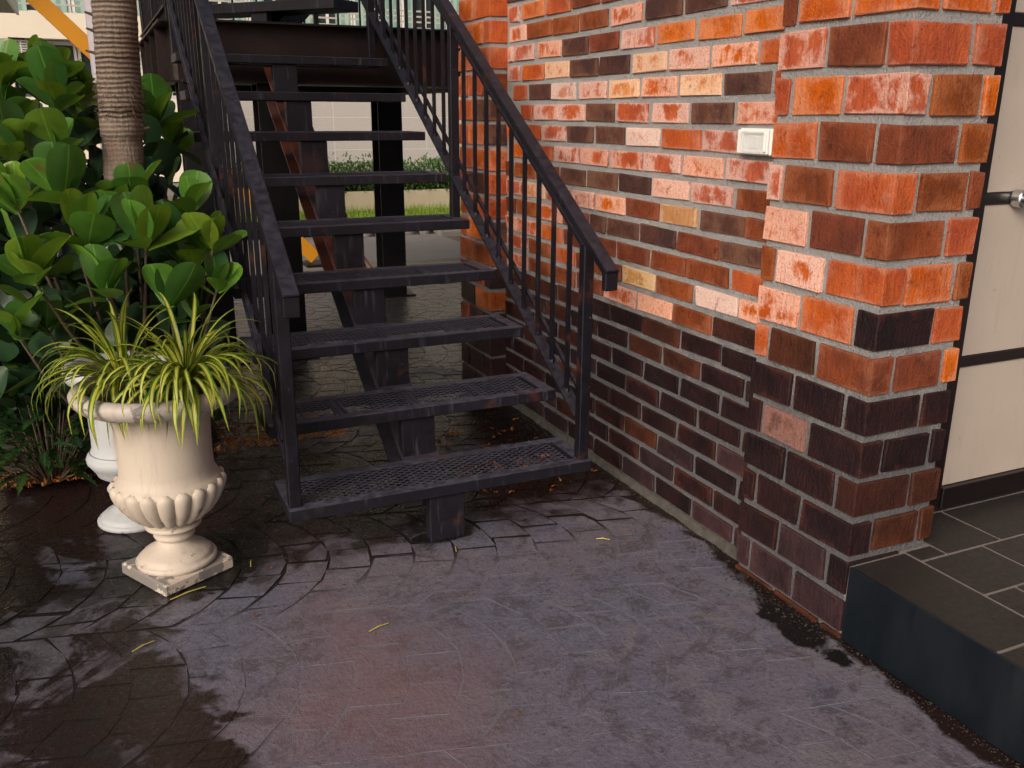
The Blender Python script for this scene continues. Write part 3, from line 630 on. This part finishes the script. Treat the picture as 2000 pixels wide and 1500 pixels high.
# ---------------------------------------------------------------- striped grasses in the urn
def ribbon_mesh(L, wd, lift, droop, seed):
    rs = random.Random(seed); n = 12; me = MB(); cur = Vector((0, 0, 0)); ang = lift; uvs = []
    side = rs.uniform(-.35, .35); pts = []; yaw = 0
    for i in range(n+1):
        pts.append((cur.copy(), ang, yaw)); a = i/n
        d = Vector((math.cos(ang)*math.cos(yaw), math.cos(ang)*math.sin(yaw), math.sin(ang))); cur = cur+d*L/n
        ang -= droop/n*(.35+1.5*a)*(1 if ang > -1.35 else .1); yaw += side/n
    for i, (p, an, yw) in enumerate(pts):
        a = i/n; w_ = wd*(min(1, .55+a*2.2) if a < .25 else (1 if a < .6 else max(.03, 1-((a-.6)/.4)**1.4)))
        s_ = Vector((-math.sin(yw), math.cos(yw), 0)); nn = Vector((-math.sin(an)*math.cos(yw), -math.sin(an)*math.sin(yw), math.cos(an)))
        for q in (-1, 0, 1): me.v.append(p+s_*q*w_/2+nn*(w_*.22*abs(q)))
    for i in range(n):
        for q in (0, 1): me.f.append((i*3+q, i*3+q+1, i*3+q+4, i*3+q+3))
    m_ = me.mesh('leaf', True); uv = m_.uv_layers.new(name='UVMap')
    for lp in m_.loops: uv.data[lp.index].uv = ((lp.vertex_index % 3)/2, (lp.vertex_index//3)/n)
    m_.materials.append(RIBBON); return m_
RIB = [ribbon_mesh(random.uniform(.26, .38), random.uniform(.015, .022), random.uniform(.65, 1.1), random.uniform(2.0, 3.2), k) for k in range(26)]
RIBUP = [ribbon_mesh(random.uniform(.26, .40), random.uniform(.012, .019), random.uniform(1.1, 1.4), random.uniform(.5, 1.9), 50+k) for k in range(14)]
RIBLO = [ribbon_mesh(random.uniform(.28, .42), random.uniform(.016, .023), random.uniform(.2, .7), random.uniform(2.2, 3.2), 80+k) for k in range(16)]
def spider(label, loc, n, avoid=None, bias=None):
    s_ = thing('striped_grass', label, 'plant', loc, 0, 'striped grasses in the fluted urn')
    for k in range(n):
        az = k*2.39996+random.uniform(-.3, .3); lay = k/n
        if bias is not None and random.random() < .38: az = bias+random.gauss(0, .6)
        me = random.choice(RIBUP) if lay < .20 else (random.choice(RIBLO) if lay > .60 else random.choice(RIB))
        o = mobj('leaf', me, None, s_); o.rotation_euler = (random.uniform(-.15, .15), random.uniform(-.15, .15), az); o.location = (math.cos(az)*.02*(1+lay), math.sin(az)*.02*(1+lay), .03-.03*lay); q = random.uniform(.68, .95); o.scale = (q, q, q)
    return s_
spider('left tuft of yellow-striped grass in the fluted urn', (.015, 3.01, uz+.02), 80, bias=math.radians(200))
spider('right fuller tuft of yellow-striped grass hanging over the fluted urn rim', (.195, 2.885, uz+.015), 125, bias=math.radians(-75))
# ---------------------------------------------------------------- broad-leaved shrub
def obovate(L, W, cup, bend, seed):
    rs = random.Random(seed); n = 9; me = MB(); tw = rs.uniform(-.25, .25)
    for i in range(n+1):
        t = i/n; a = 1-(1-t)**1.6 if i else 0.; w_ = W*max(.06, (1-abs(2*min(1., a**1.45)-1)**2.5))**.5 if i < n else W*.16
        z = bend*a*a*L; y = a*L
        for q in (-1, -.5, 0, .5, 1): me.v.append((q*w_/2, y, z+cup*.85*abs(q)**1.6*w_+tw*q*w_*a*.5+rs.uniform(-.0012, .0012)))
    for i in range(n):
        for q in range(4): me.f.append((i*5+q, i*5+q+1, i*5+q+6, i*5+q+5))
    return me.mesh('leaf', True)
LEAF = [obovate(random.uniform(.135, .18), random.uniform(.10, .132), random.uniform(.08, .22), random.uniform(-.18, .25), k) for k in range(10)]
shrub = thing('broad_leaved_shrub', 'tall shrub with thick round glossy green leaves left of the stairs', 'shrub', (0, 4.1, 0))
def place(o, base, d, roll):
    d = d.normalized(); x = d.cross(Vector((0, 0, 1))); x = x.normalized() if x.length > .02 else Vector((1, 0, 0)); z = x.cross(d)
    mm = Matrix((x, d, z)).transposed().to_4x4() @ Matrix.Rotation(roll, 4, 'Y'); mm.translation = base; o.matrix_local = mm
tips = []
def P3(px, py, Y):
    d = FW+RT*((px-1000)/F_PX)-UP*((py-750)/F_PX); return Vector((0, 0, 1.5))+d*(Y/d.y)
for px, py, Y, n, big in [(285, 470, 3.42, 6, 1.05), (262, 395, 3.65, 6, 1.), (375, 400, 3.62, 4, .85), (205, 570, 3.4, 6, 1.), (120, 380, 3.6, 7, 1.1), (60, 540, 3.4, 7, 1.15), (330, 590, 3.4, 5, .95), (420, 480, 3.45, 4, .7), (30, 400, 3.7, 6, 1.),
        (110, 200, 4.2, 7, 1.), (95, 190, 4.4, 7, 1.), (150, 190, 4.5, 6, .95), (10, 230, 4.3, 7, 1.), (185, 250, 4.4, 6, .95), (110, 300, 4.0, 7, .95), (300, 230, 4.9, 6, .8), (340, 290, 4.7, 6, .85), (20, 300, 4.0, 7, 1.), (170, 470, 3.5, 6, 1.), (240, 430, 3.6, 6, 1.), (380, 520, 3.5, 5, .85), (90, 640, 3.6, 6, 1.), (30, 650, 3.5, 5, 1.), (418, 480, 3.4, 5, .85), (425, 560, 3.4, 5, .75), (380, 610, 3.5, 5, .85), (350, 480, 3.6, 6, .9)]:
    tips.append((P3(px, py, Y), n, big))
while len(tips) < 45:
    x, y, z = random.uniform(-.95, .32), random.uniform(3.9, 4.9), random.uniform(.5, 1.68)
    if z > 1.15 and y < 4.25: continue
    if ((x+.2)/.75)**2+((y-4.3)/.8)**2+((z-1.0)/.82)**2 < 1: tips.append((Vector((x, y, z)), 6, 1.))
br = MB(); stems = [Vector((-.35, 4.3, 0)), Vector((.0, 4.25, 0)), Vector((-.1, 4.55, 0)), Vector((.15, 4.05, 0))]
nl = 0
for ti, (t_, n, big) in enumerate(tips):
    s_ = min(stems, key=lambda q: (q-Vector((t_.x, t_.y, 0))).length+random.uniform(0, .2)); mid = s_.lerp(t_, .55)+Vector((random.uniform(-.08, .08), random.uniform(-.08, .08), -.05))
    br.tube([s_, s_.lerp(mid, .6), mid, mid.lerp(t_, .6)+Vector((0, 0, -.02)), t_], [.016, .013, .010, .007, .004], 6)
    ax = (t_-mid).normalized()*.6+Vector((0, -.22, 1.0)); ax.normalize()
    for k in range(n):
        if nl >= 290: break
        az = k*2.4+random.uniform(-.4, .4)+ti; spread = .22+.85*(k/max(1, n-1))+random.uniform(-.15, .15)
        a = ax.orthogonal().normalized(); b_ = ax.cross(a); d = ax*math.cos(spread)+(a*math.cos(az)+b_*math.sin(az))*math.sin(spread)
        o = mobj('leaf', random.choice(LEAF), None, shrub)
        if not o.data.materials: o.data.materials.append(CLUSIA)
        o.material_slots[0].link = 'OBJECT'; o.material_slots[0].material = CLUSIA
        place(o, t_-shrub.location+d*.006-ax*.05*(k/n), d, random.uniform(-.5, .5)); q = big*random.uniform(.85, 1.25); o.scale = (q, q, q); nl += 1
adopt(br.build('branches', BARK, shrub, smooth=True), shrub)
# inner foliage, too dense to tell apart
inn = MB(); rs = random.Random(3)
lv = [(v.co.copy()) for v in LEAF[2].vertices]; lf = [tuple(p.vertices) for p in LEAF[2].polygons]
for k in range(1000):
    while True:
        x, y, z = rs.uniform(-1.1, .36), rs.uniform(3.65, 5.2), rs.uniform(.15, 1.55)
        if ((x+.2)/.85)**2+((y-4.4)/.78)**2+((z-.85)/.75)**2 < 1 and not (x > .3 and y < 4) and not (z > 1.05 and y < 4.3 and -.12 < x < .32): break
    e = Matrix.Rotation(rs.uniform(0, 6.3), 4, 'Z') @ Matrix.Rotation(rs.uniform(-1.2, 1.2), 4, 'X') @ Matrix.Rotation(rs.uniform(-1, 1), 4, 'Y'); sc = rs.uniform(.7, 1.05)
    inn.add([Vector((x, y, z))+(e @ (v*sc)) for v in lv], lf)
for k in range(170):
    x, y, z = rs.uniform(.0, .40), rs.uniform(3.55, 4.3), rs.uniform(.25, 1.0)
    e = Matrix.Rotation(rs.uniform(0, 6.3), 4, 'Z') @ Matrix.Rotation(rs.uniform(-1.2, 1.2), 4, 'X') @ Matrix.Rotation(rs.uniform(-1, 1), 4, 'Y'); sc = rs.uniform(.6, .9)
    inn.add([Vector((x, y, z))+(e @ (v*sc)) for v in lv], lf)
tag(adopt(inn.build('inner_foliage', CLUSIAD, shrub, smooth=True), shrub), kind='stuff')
# ---------------------------------------------------------------- low dark shrub
def lobed(L, W, seed):
    rs = random.Random(seed); me = MB(); n = 11
    for i in range(n+1):
        a = i/n; w_ = W*math.sin(math.pi*min(.97, a*.9+.08))*(1 if i % 2 else .45); z = -.45*a*a*L
        me.v += [(-w_/2, a*L+(.04*L if i % 2 else 0), z+.10*w_), (0, a*L, z), (w_/2, a*L+(.04*L if i % 2 else 0), z+.10*w_)]
    for i in range(n):
        for q in (0, 1): me.f.append((i*3+q, i*3+q+1, i*3+q+4, i*3+q+3))
    return me.mesh('leaf', True)
LOB = [lobed(random.uniform(.08, .15), random.uniform(.035, .055), k) for k in range(8)]
def low_plant(name, label, cat, loc, n, rx, ry, h, mat, scale=1., group=None):
    t_ = thing(name, label, cat, loc, 0, group); sm = MB()
    for k in range(n):
        a = random.uniform(0, 6.283); r = math.sqrt(random.random()); x, y = math.cos(a)*r*rx, math.sin(a)*r*ry; z = random.uniform(.15, 1)*h*(1.05-.5*r*r)
        o = mobj('leaf', random.choice(LOB), None, t_)
        if not o.data.materials: o.data.materials.append(FERN)
        o.material_slots[0].link = 'OBJECT'; o.material_slots[0].material = mat
        d = Vector((math.cos(a)*.8+random.uniform(-.5, .5), math.sin(a)*.8+random.uniform(-.5, .5), random.uniform(.1, 1.0))); place(o, Vector((x, y, z)), d, random.uniform(-.6, .6)); q = scale*random.uniform(.7, 1.2); o.scale = (q, q, q)
        if k % 3 == 0: sm.tube([(x*.3, y*.3, 0), (x*.7, y*.7, z*.6), (x, y, z)], [.005, .004, .002], 5)
    sm.build('stems', BARK, t_); return t_
low_plant('low_shrub', 'low dark green shrub with lobed leaves left of the urns', 'shrub', (-.30, 3.98, .02), 230, .20, .16, .40, FERN)
low_plant('lobed_leaf_plant', 'paler plant with long lobed leaves at the left edge above the low shrub', 'plant', (-.40, 4.05, .36), 16, .10, .08, .26, FERNL, 2.0)
# ---------------------------------------------------------------- palm
palm = thing('palm_tree', 'palm with a ringed grey-brown trunk behind the shrub', 'tree', (.140, 4.1, 0))
t = NT('palm_bark'); p_ = t.pos(); z_ = t.sep(p_)[2]; n1 = t.noise(p_, 8, 5); ring = t.n('ShaderNodeTexWave', wave_type='BANDS', bands_direction='Z'); t.set(ring.inputs[0], p_); ring.inputs['Scale'].default_value = 17; ring.inputs['Distortion'].default_value = 2.5; ring.inputs['Detail'].default_value = 3
fb = t.noise(t.vmul(p_, (90, 90, 12)), 1, 5, .6)
c = t.mix(fb, (.12, .085, .065), (.34, .27, .22)); c = t.mix(t.math('MULTIPLY', t.ramp(ring.outputs[1], .1, .4, .5, 0), t.ramp(z_, 1.35, 1.6, .25, 1)), c, (.05, .026, .016)); c = t.mix(t.ramp(n1, .5, .7, 0, .5), c, (.16, .07, .035)); t.base(c); t.rough(.85); t.bump(t.math('ADD', t.math('MULTIPLY', fb, 1.6), t.math('MULTIPLY', ring.outputs[1], t.ramp(z_, 1.35, 1.55, .15, .8))), .8, .010); PALMB = t.m
tr_ = MB(); zs_ = []; z = 0
prof = []
while z < 4.6:
    lean = .03*(z-1.6); r = .078+(.005 if z > 1.4 else 0); stp = (.024 if z > 1.45 else .05)*random.uniform(.7, 1.4); prof += [(r*1.008 if z > 1.45 else r, z), (r*(.988 if z > 1.45 else .995), z+stp*.8)]; z += stp*random.uniform(.8, 1.2)
tr_.lathe(prof, 28, lambda r, z, a, i: r*(1+.012*math.sin(3*a+z*9)+.02*mnoise.noise(Vector((math.cos(a)*4, math.sin(a)*4, z*26)))*(1 if z > 1.4 else .3)))
tr_.v = [(v[0]+.055*(v[2]-1.6), v[1], v[2]) for v in tr_.v]
tr_.build('trunk', PALMB, palm, smooth=True)
for zz, az, L in [(1.86, 3.3, .04), (1.80, 3.4, .04), (1.72, 3.2, .045), (1.43, -.3, .04), (1.55, 3.0, .02)]:
    x0 = .055*(zz-1.6); a = Vector((x0+math.cos(az)*.07, math.sin(az)*.07, zz)); MB().tube([a, a+Vector((math.cos(az)*L, math.sin(az)*L, .012))], [.008, .004], 5).build('leaf_stub', BARK, palm)
fz = MB(); rs = random.Random(5)
for k in range(160):
    az = rs.uniform(2.6, 6.6); zz = rs.choice([1.60, 1.55, 1.50])+rs.gauss(0, .02); x0 = .055*(zz-1.6); a = Vector((x0+math.cos(az)*.078, math.sin(az)*.078, zz)); e = a+Vector((math.cos(az)*.022, math.sin(az)*.022, rs.uniform(-.03, .02)))
    fz.tube([a, e], [.0016, .0006], 3, False)
tag(fz.build('fibre_tufts', BARK, palm), kind='stuff')
fr = MB()
for k in range(13):
    az = k*2.4; pts = []; 
    for i in range(9): a = i/8; r = 2.0*a; pts.append(Vector((.16+math.cos(az)*r, math.sin(az)*r, 4.6+.9*a-1.7*a*a)))
    fr.tube(pts, [.02*(1-.8*i/8) for i in range(9)], 4)
    for i in range(1, 9):
        for q in range(5):
            b0 = pts[i-1].lerp(pts[i], q/5); sdv = Vector((-math.sin(az), math.cos(az), 0))
            for s_ in (-1, 1):
                e = b0+sdv*s_*.42*(1-.5*abs(i/8-.4))+Vector((math.cos(az)*.2, math.sin(az)*.2, -.16)); wv = Vector((math.cos(az), math.sin(az), 0))*.016; fr.add([b0-wv, b0+wv, e], [(0, 1, 2)])
tag(fr.build('crown', CLUSIA, palm), kind=None)
# ---------------------------------------------------------------- background
# yellow brace
YEL = NT('yellow_paint'); _p = YEL.pos(); _n = YEL.noise(_p, 12, 6, .7); YEL.base(YEL.mix(YEL.ramp(_n, .66, .69), (.62, .26, .012), (.03, .02, .012))); YEL.rough(.45); YEL = YEL.m
yb = thing('yellow_brace', 'long yellow steel brace slanting down behind the palm and under the landing', 'brace', (2.03, 9.4, 0))
A_ = Vector((0, 0, .05)); B_ = Vector((-3.1, 0, 3.28)); dv = (B_-A_).normalized()
MB().bar(A_, B_, (0, 1, 0), dv.cross(Vector((0, 1, 0))), .10, .14).build('beam', YEL, yb, .004); MB().box((-.12, -.16, -.028), (.14, .16, .0)).build('base_plate', BLACK, yb)
# slab, lawn, kerb, hedge, granite wall
CONC = simple('pale_concrete', (.25, .235, .21), .85, 5, .15, .3); tag(box('concrete_slab', (2.2, 9.0, -.02), (3.95, 11.0, .02), CONC), kind='structure')
pit = thing('sand_pit', 'small sunken sandy pit with a concrete edge behind the stairs', 'pit', (4.5, 10.3, 0))
sand = simple('sandy_soil', (.17, .12, .085), .95, 14, .5, .8); adopt(box('sand', (3.97, 9.4, -.028), (5.6, 10.85, -.01), sand, pit), pit); adopt(box('edge', (3.97, 10.86, -.02), (5.6, 11.0, .06), CONC, pit, .01), pit); adopt(box('edge', (3.97, 9.26, -.02), (5.6, 9.39, .05), CONC, pit, .01), pit)
ked = thing('stone_edging', 'row of rounded grey edging stones before the lawn', 'edging', (4.5, 11.4, 0)); STONE = simple('edge_stone', (.27, .25, .23), .9, 9, .4, .7)
x = 2.6; rs = random.Random(9)
while x < 7:
    wd = rs.uniform(.16, .34); b = bmesh.new(); bmesh.ops.create_icosphere(b, subdivisions=2, radius=.5)
    for v in b.verts: v.co *= 1+.18*mnoise.noise(v.co*2.3+Vector((x, 0, 0))); v.co.x *= wd*1.05; v.co.y *= .26; v.co.z *= .26
    me = bpy.data.meshes.new('stone'); b.to_mesh(me); b.free()
    for pl in me.polygons: pl.use_smooth = True
    mobj('stone', me, STONE, ked, (x+wd/2-4.5, rs.uniform(-.03, .03), .05)); x += wd+.015
lw = MB(); lw.add([(-3, 11.6, -.004), (16, 11.6, -.004), (16, 14.2, -.004), (-3, 14.2, -.004)], [(0, 1, 2, 3)]); GRASSG = simple('lawn_base', (.16, .24, .04), .95, 6, .4); tag(lw.build('lawn', GRASSG), kind='structure')
GR = NT('grass_blade'); _n = GR.noise(GR.pos(), 3, 4); _c = GR.mix(_n, (.18, .31, .03), (.34, .45, .06)); GR.base(_c); GR.rough(.6); GR.translucent(_c, .35); GR = GR.m
gb = MB(); rs = random.Random(11)
for k in range(9000):
    x, y = rs.uniform(2.0, 7.2), rs.uniform(11.7, 14.15); h = rs.uniform(.03, .09)+(.09 if y > 13.5 else 0)*rs.random(); a = rs.uniform(0, 6.28); wv = Vector((math.cos(a), math.sin(a), 0))*.006; tp = Vector((x+rs.uniform(-.03, .03), y+rs.uniform(-.03, .03), h)); b0 = Vector((x, y, -.004)); gb.add([b0-wv, b0+wv, tp], [(0, 1, 2)])
tag(gb.build('lawn_grass', GR), 'bright green grass of the lawn behind the stairs', 'grass', kind='stuff')
BEIGE = simple('beige_render', (.50, .42, .31), .9, 6, .12, .2)
tag(box('planter_kerb', (-1, 14.2, 0), (16, 14.36, .31), BEIGE, None, .01), 'low beige planter kerb between the lawn and the hedge', 'kerb')
hg = MB(); rs = random.Random(12)
for k in range(14000):
    x = rs.uniform(1.6, 7.4); y = 14.2+rs.random()**1.7*.9; top = .72+.12*mnoise.noise(Vector((x*2.2, 0, 0)))+.07*mnoise.noise(Vector((x*7, y*7, 0)))
    z = rs.uniform(.22, 1)**.6*top if rs.random() < .97 else top+rs.uniform(0, .12)
    a, bb = rs.uniform(0, 6.28), rs.uniform(-.3, 1.2); d = Vector((math.cos(a)*math.cos(bb), math.sin(a)*math.cos(bb), math.sin(bb)))*rs.uniform(.05, .10); wv = d.cross(Vector((0, 0, 1))).normalized()*.016; b0 = Vector((x, y, z))
    hg.add([b0, b0+d*.5+wv, b0+d, b0+d*.5-wv], [(0, 1, 2, 3)])
hedge = thing('hedge', 'clipped low green hedge in front of the grey tiled wall', 'hedge', (4.5, 14.6, 0)); HL = leaf_mat('hedge_leaf', (.09, .21, .03), (.16, .33, .05), tr=.3, r=.5)
tag(adopt(hg.build('foliage', HL, hedge), hedge), kind='stuff'); adopt(box('shade_core', (1.8, 14.5, 0), (7.3, 14.95, .5), simple('hedge_dark', (.012, .02, .008), .95), hedge), hedge)  # solid near-black box: shade inside the hedge put into its colour
gw = thing('granite_tiled_wall', 'grey speckled stone-tiled wall with white joints behind the hedge', 'wall', (5, 15.5, 0))
GRAN = NT('granite'); _p = GRAN.pos(); _f = GRAN.noise(_p, 60, 4, .7); GRAN.base(GRAN.mix(GRAN.ramp(_f, .3, .7), (.44, .405, .385), (.62, .58, .555))); GRAN.rough(.55); GRAN = GRAN.m
adopt(box('backing', (1.8, 15.504, 0), (14, 15.7, 2.35), simple('white_joint', (.7, .68, .66), .8), gw), gw)
for i in range(-1, 5):
    for j in range(5):
        x0, z0 = 3.79+1.645*i, 1.44-.53*2+.53*(j-1)+.0
        if z0 > 2.2: continue
        adopt(box('tile', (max(1.8, x0+.008), 15.5, z0+.006), (x0+1.637, 15.531, min(2.33, z0+.524)), GRAN, gw), gw)
# white apartment building
fb_ = thing('white_building', 'cream white apartment building with balconies and green curtains far behind the palm', 'building', (4, 22, 0))
CRM = simple('cream_render', (.82, .74, .61), .85, 2, .05); GLASS = NT('window_glass'); GLASS.base((.03, .045, .045)); GLASS.rough(.08); GLASS = GLASS.m; CURT = NT('curtain'); _x = CURT.sep(CURT.pos())[0]; _w = CURT.math('SINE', CURT.math('MULTIPLY', _x, 34.)); CURT.base(CURT.mix(CURT.ramp(_w, -1, 1), (.22, .38, .33), (.40, .56, .50))); CURT = CURT.m
WFR = simple('white_frame', (.75, .75, .73), .5); RAILM = simple('pale_rail', (.50, .46, .42), .5)
def fbx(n, a, b, mt, par=None): 
    o = box(n, a, b, mt, par or fb_); o.location = o.location-fb_.location if par is None else o.location; return o
fbx('wall', (-9, 22.0, 0), (-1.24, 22.4, 2.955), CRM); fbx('spandrel', (-9, 22.0, 2.956), (16, 22.4, 3.47), CRM); fbx('spandrel', (-9, 22.0, 5.2), (16, 22.4, 6.0), CRM); fbx('wall', (-1.239, 22.0, 0), (16, 22.4, 1.80), CRM)
fbx('wall', (-9, 22.0, 3.471), (-1.9, 22.4, 5.199), CRM); fbx('wall', (-9, 22, 6.001), (16, 22.4, 9), CRM); fbx('back_wall', (-9, 23.2, 0), (16, 23.4, 8.9), CRM)
for x0 in (4.0, 9.0): fbx('wall', (x0, 22.0, 1.801), (x0+.5, 22.4, 2.955), CRM)
for z0, z1 in ((1.81, 2.95), (3.48, 5.19)):
    x = -1.2
    while x < 14:
        if not any(x < q < x+1.25 for q in (4.2, 9.2)) or z0 > 3:
            wn = fbx('window', (x, 22.62, z0), (x+1.2, 22.66, z1), GLASS)
            for a, b in (((x, 22.57, z0), (x+.06, 22.619, z1)), ((x+.57, 22.57, z0), (x+.63, 22.619, z1)), ((x+1.14, 22.57, z0), (x+1.2, 22.619, z1)), ((x+.061, 22.57, z0), (x+.569, 22.619, z0+.06)), ((x+.631, 22.57, z0), (x+1.139, 22.619, z0+.06)), ((x+.061, 22.57, z1-.08), (x+.569, 22.619, z1)), ((x+.631, 22.57, z1-.08), (x+1.139, 22.619, z1))):
                f_ = box('window_frame', a, b, WFR, wn); f_.location = (0, 0, 0)
            if z0 > 3 or x > .9: cu = box('curtain', (x+.07, 22.55, z0+.02), (x+.36, 22.565, z1-.02), CURT, wn); cu = box('curtain', (x+.78, 22.55, z0+.02), (x+1.13, 22.565, z1-.02), CURT, wn)
        x += 1.22
    for zz in (.12, .24, .36, .9): fbx('balcony_rail', (-1.2, 22.02, z0+zz), (14, 22.06, z0+zz+.035), RAILM) if (z0 > 3) else fbx('balcony_rail', (1.0, 22.02, z0+zz), (14, 22.06, z0+zz+.035), RAILM)
ac = thing('air_conditioner', 'white slatted air conditioner in the window recess of the far building', 'air conditioner', (-1.04, 22.2, 2.5))
box('casing', (-.12, -.06, -.05), (.16, .3, .42), WFR, ac)
for r in range(9):
    for q in (0, 1): box('slat', (-.10+q*.12, -.07, -.02+r*.048), (-.01+q*.12, -.0605, .006+r*.048), simple('dark_slot', (.10, .09, .085), .7) if (r == 0 and q == 0) else bpy.data.materials['dark_slot'], ac)
fbx('inner_floor', (-9, 22.41, 3.2), (16, 23.19, 3.45), CRM)
# canopy corner at the upper left
cnp = thing('canopy', 'grey flat canopy corner at the top left', 'canopy', (-2.2, 11.5, 2.7)); box('slab', (-2.5, -2.5, 0), (1.56, 2.3, .15), simple('canopy_grey', (.30, .29, .27), .8), cnp); box('fascia', (1.561, -2.5, -.02), (1.59, 2.3, .2), WFR, cnp)
for q in (-2.2, 2.1): box('column', (-2.2, q-.06, -2.73), (-2.08, q+.06, -.001), WFR, cnp)
# thin pole beside the palm
tag(MB().tube([(.105, 6.2, 0), (.135, 6.2, 4)], .05, 12).build('pole', simple('mauve_pole', (.40, .37, .42), .6), None, smooth=True), 'slim pale lilac pole just behind the palm trunk', 'pole')
# rusty rods leaning under the landing
for k, (a, b) in enumerate((((2.3, 8.6, .002), (2.02, 8.7, .62)), ((2.42, 8.5, .002), (2.05, 8.72, .6)))):
    tag(MB().tube([a, b], .012, 6).build('rusty_rod', simple('rust', (.16, .05, .025), .8), None), ('thinner' if 0 else ('left' if k == 0 else 'right'))+' of two rusty steel rods leaning behind the stairs', 'rod', 'rusty rods behind the stairs')
# ---------------------------------------------------------------- litter
lm = MB(); n = 5
for i in range(n+1):
    a = i/n; w_ = .011*math.sin(math.pi*min(.98, a+.04)); lm.v += [(-w_, a*.04-.02, .004*abs(a-.5)), (w_, a*.04-.02, .006*abs(a-.5)), (0, a*.04-.02, .0)]
for i in range(n): lm.f += [(i*3, i*3+2, i*3+5, i*3+3), (i*3+2, i*3+1, i*3+4, i*3+5)]
LIT = lm.mesh('fallen_leaf'); LIT.materials.append(DEADLEAF)
rs = random.Random(21)
for k in range(40):
    if k < 18: x, y = rs.uniform(.2, 1.85), rs.gauss(3.5, .35)
    elif k < 32: x, y = rs.uniform(-.45, .3), rs.uniform(1.7, 3.3)
    else: x, y = rs.uniform(.2, 1.8), rs.uniform(1.5, 2.8)
    o = mobj('fallen_leaf', LIT, None, None, (x, y, .007)); o.rotation_euler = (rs.uniform(-.15, .15), rs.uniform(-.15, .15), rs.uniform(0, 6.3)); q = rs.uniform(.25, .8)*(1 if k < 18 else .6); o.scale = (q, q, q)
    tag(o, 'small orange fallen leaf lying on the paving', 'fallen leaf', 'fallen leaves on the paving')
lt = MB(); lvs = [Vector(v) for v in lm.v]
for k in range(650):
    if k < 420: x, y, z = rs.uniform(.0, .95), 3.95+abs(rs.gauss(0, .22)), .045
    else: x, y, z = rs.uniform(-.5, .1), rs.uniform(3.86, 4.05), .04
    if k % 9 == 0: x, y, z = rs.uniform(1.3, 1.88), rs.gauss(3.5, .25), .006
    e = Matrix.Rotation(rs.uniform(0, 6.3), 4, 'Z') @ Matrix.Rotation(rs.uniform(-.4, .4), 4, 'X'); q = rs.uniform(.4, 1.0)
    lt.add([Vector((x, y, z+rs.uniform(0, .012)))+(e @ (v*q)) for v in lvs], lm.f)
tag(lt.build('leaf_litter', DEADLEAF), 'orange brown leaf litter on the soil behind the urns', 'leaf litter', kind='stuff')
for k, (px, py, a, L) in enumerate([(740, 1225, .3, .07), (1178, 1053, -.6, .05), (368, 1158, .35, .12), (890, 1072, 1.3, .04), (280, 1262, .5, .07), (490, 1100, 1.4, .05)]):
    d = FW+RT*((px-1000)/F_PX)-UP*((py-750)/F_PX); g_ = Vector((0, 0, 1.5))+d*(-1.494/d.z); e = Vector((math.cos(a), math.sin(a), 0))*L/2
    lab = ['straw lying alone on the pinkish paving', 'short green straw near the brick wall foot', 'long yellow straw at the plinth front edge', 'tiny straw in front of the stair foot', 'straw on the wet edge left of centre', 'tiny straw right of the plinth'][k]
    tag(MB().tube([g_-e, g_+Vector((0, 0, .004)), g_+e], [.0018, .0022, .0015], 5).build('straw', STRAW), lab, 'straw', 'loose straws on the paving')

# grit and plant crumbs gathered along the foot of the wall, the step and the stairs
gt = MB(); rs = random.Random(33)
for k in range(2600):
    m_ = rs.random()
    if m_ < .34: y = rs.uniform(2.25, 4.2); x = XW-.012-abs(rs.gauss(0, .045))
    elif m_ < .46: y = rs.uniform(1.74, 2.2); x = PX0-.006-abs(rs.gauss(0, .05))
    elif m_ < .58: y = rs.uniform(.9, 1.72); x = 1.872-abs(rs.gauss(0, .03))
    elif m_ < .80: x, y = rs.uniform(.3, 1.85), 3.2+rs.gauss(0, .35)
    else: x, y = rs.uniform(-.8, 1.8), rs.uniform(1.2, 3.2)
    r = rs.uniform(.0012, .0038)*(1 if m_ < .8 else .7); a = rs.uniform(0, 6.3); zz = .003
    vs = [(x+r*math.cos(a+q*1.57)*rs.uniform(.6, 1.5), y+r*math.sin(a+q*1.57)*rs.uniform(.6, 1.5), zz) for q in range(4)]+[(x, y, zz+r*.9)]
    gt.add(vs, [(0, 1, 4), (1, 2, 4), (2, 3, 4), (3, 0, 4)])
GRIT = NT('grit'); _p = GRIT.pos(); GRIT.base(GRIT.mix(GRIT.ramp(GRIT.noise(_p, 40, 2), .4, .6), (.014, .011, .009), (.045, .034, .024))); GRIT.rough(.9)
tag(gt.build('grit', GRIT.m), 'dark grit and plant crumbs gathered along the wall foot and paving', 'grit', kind='stuff')
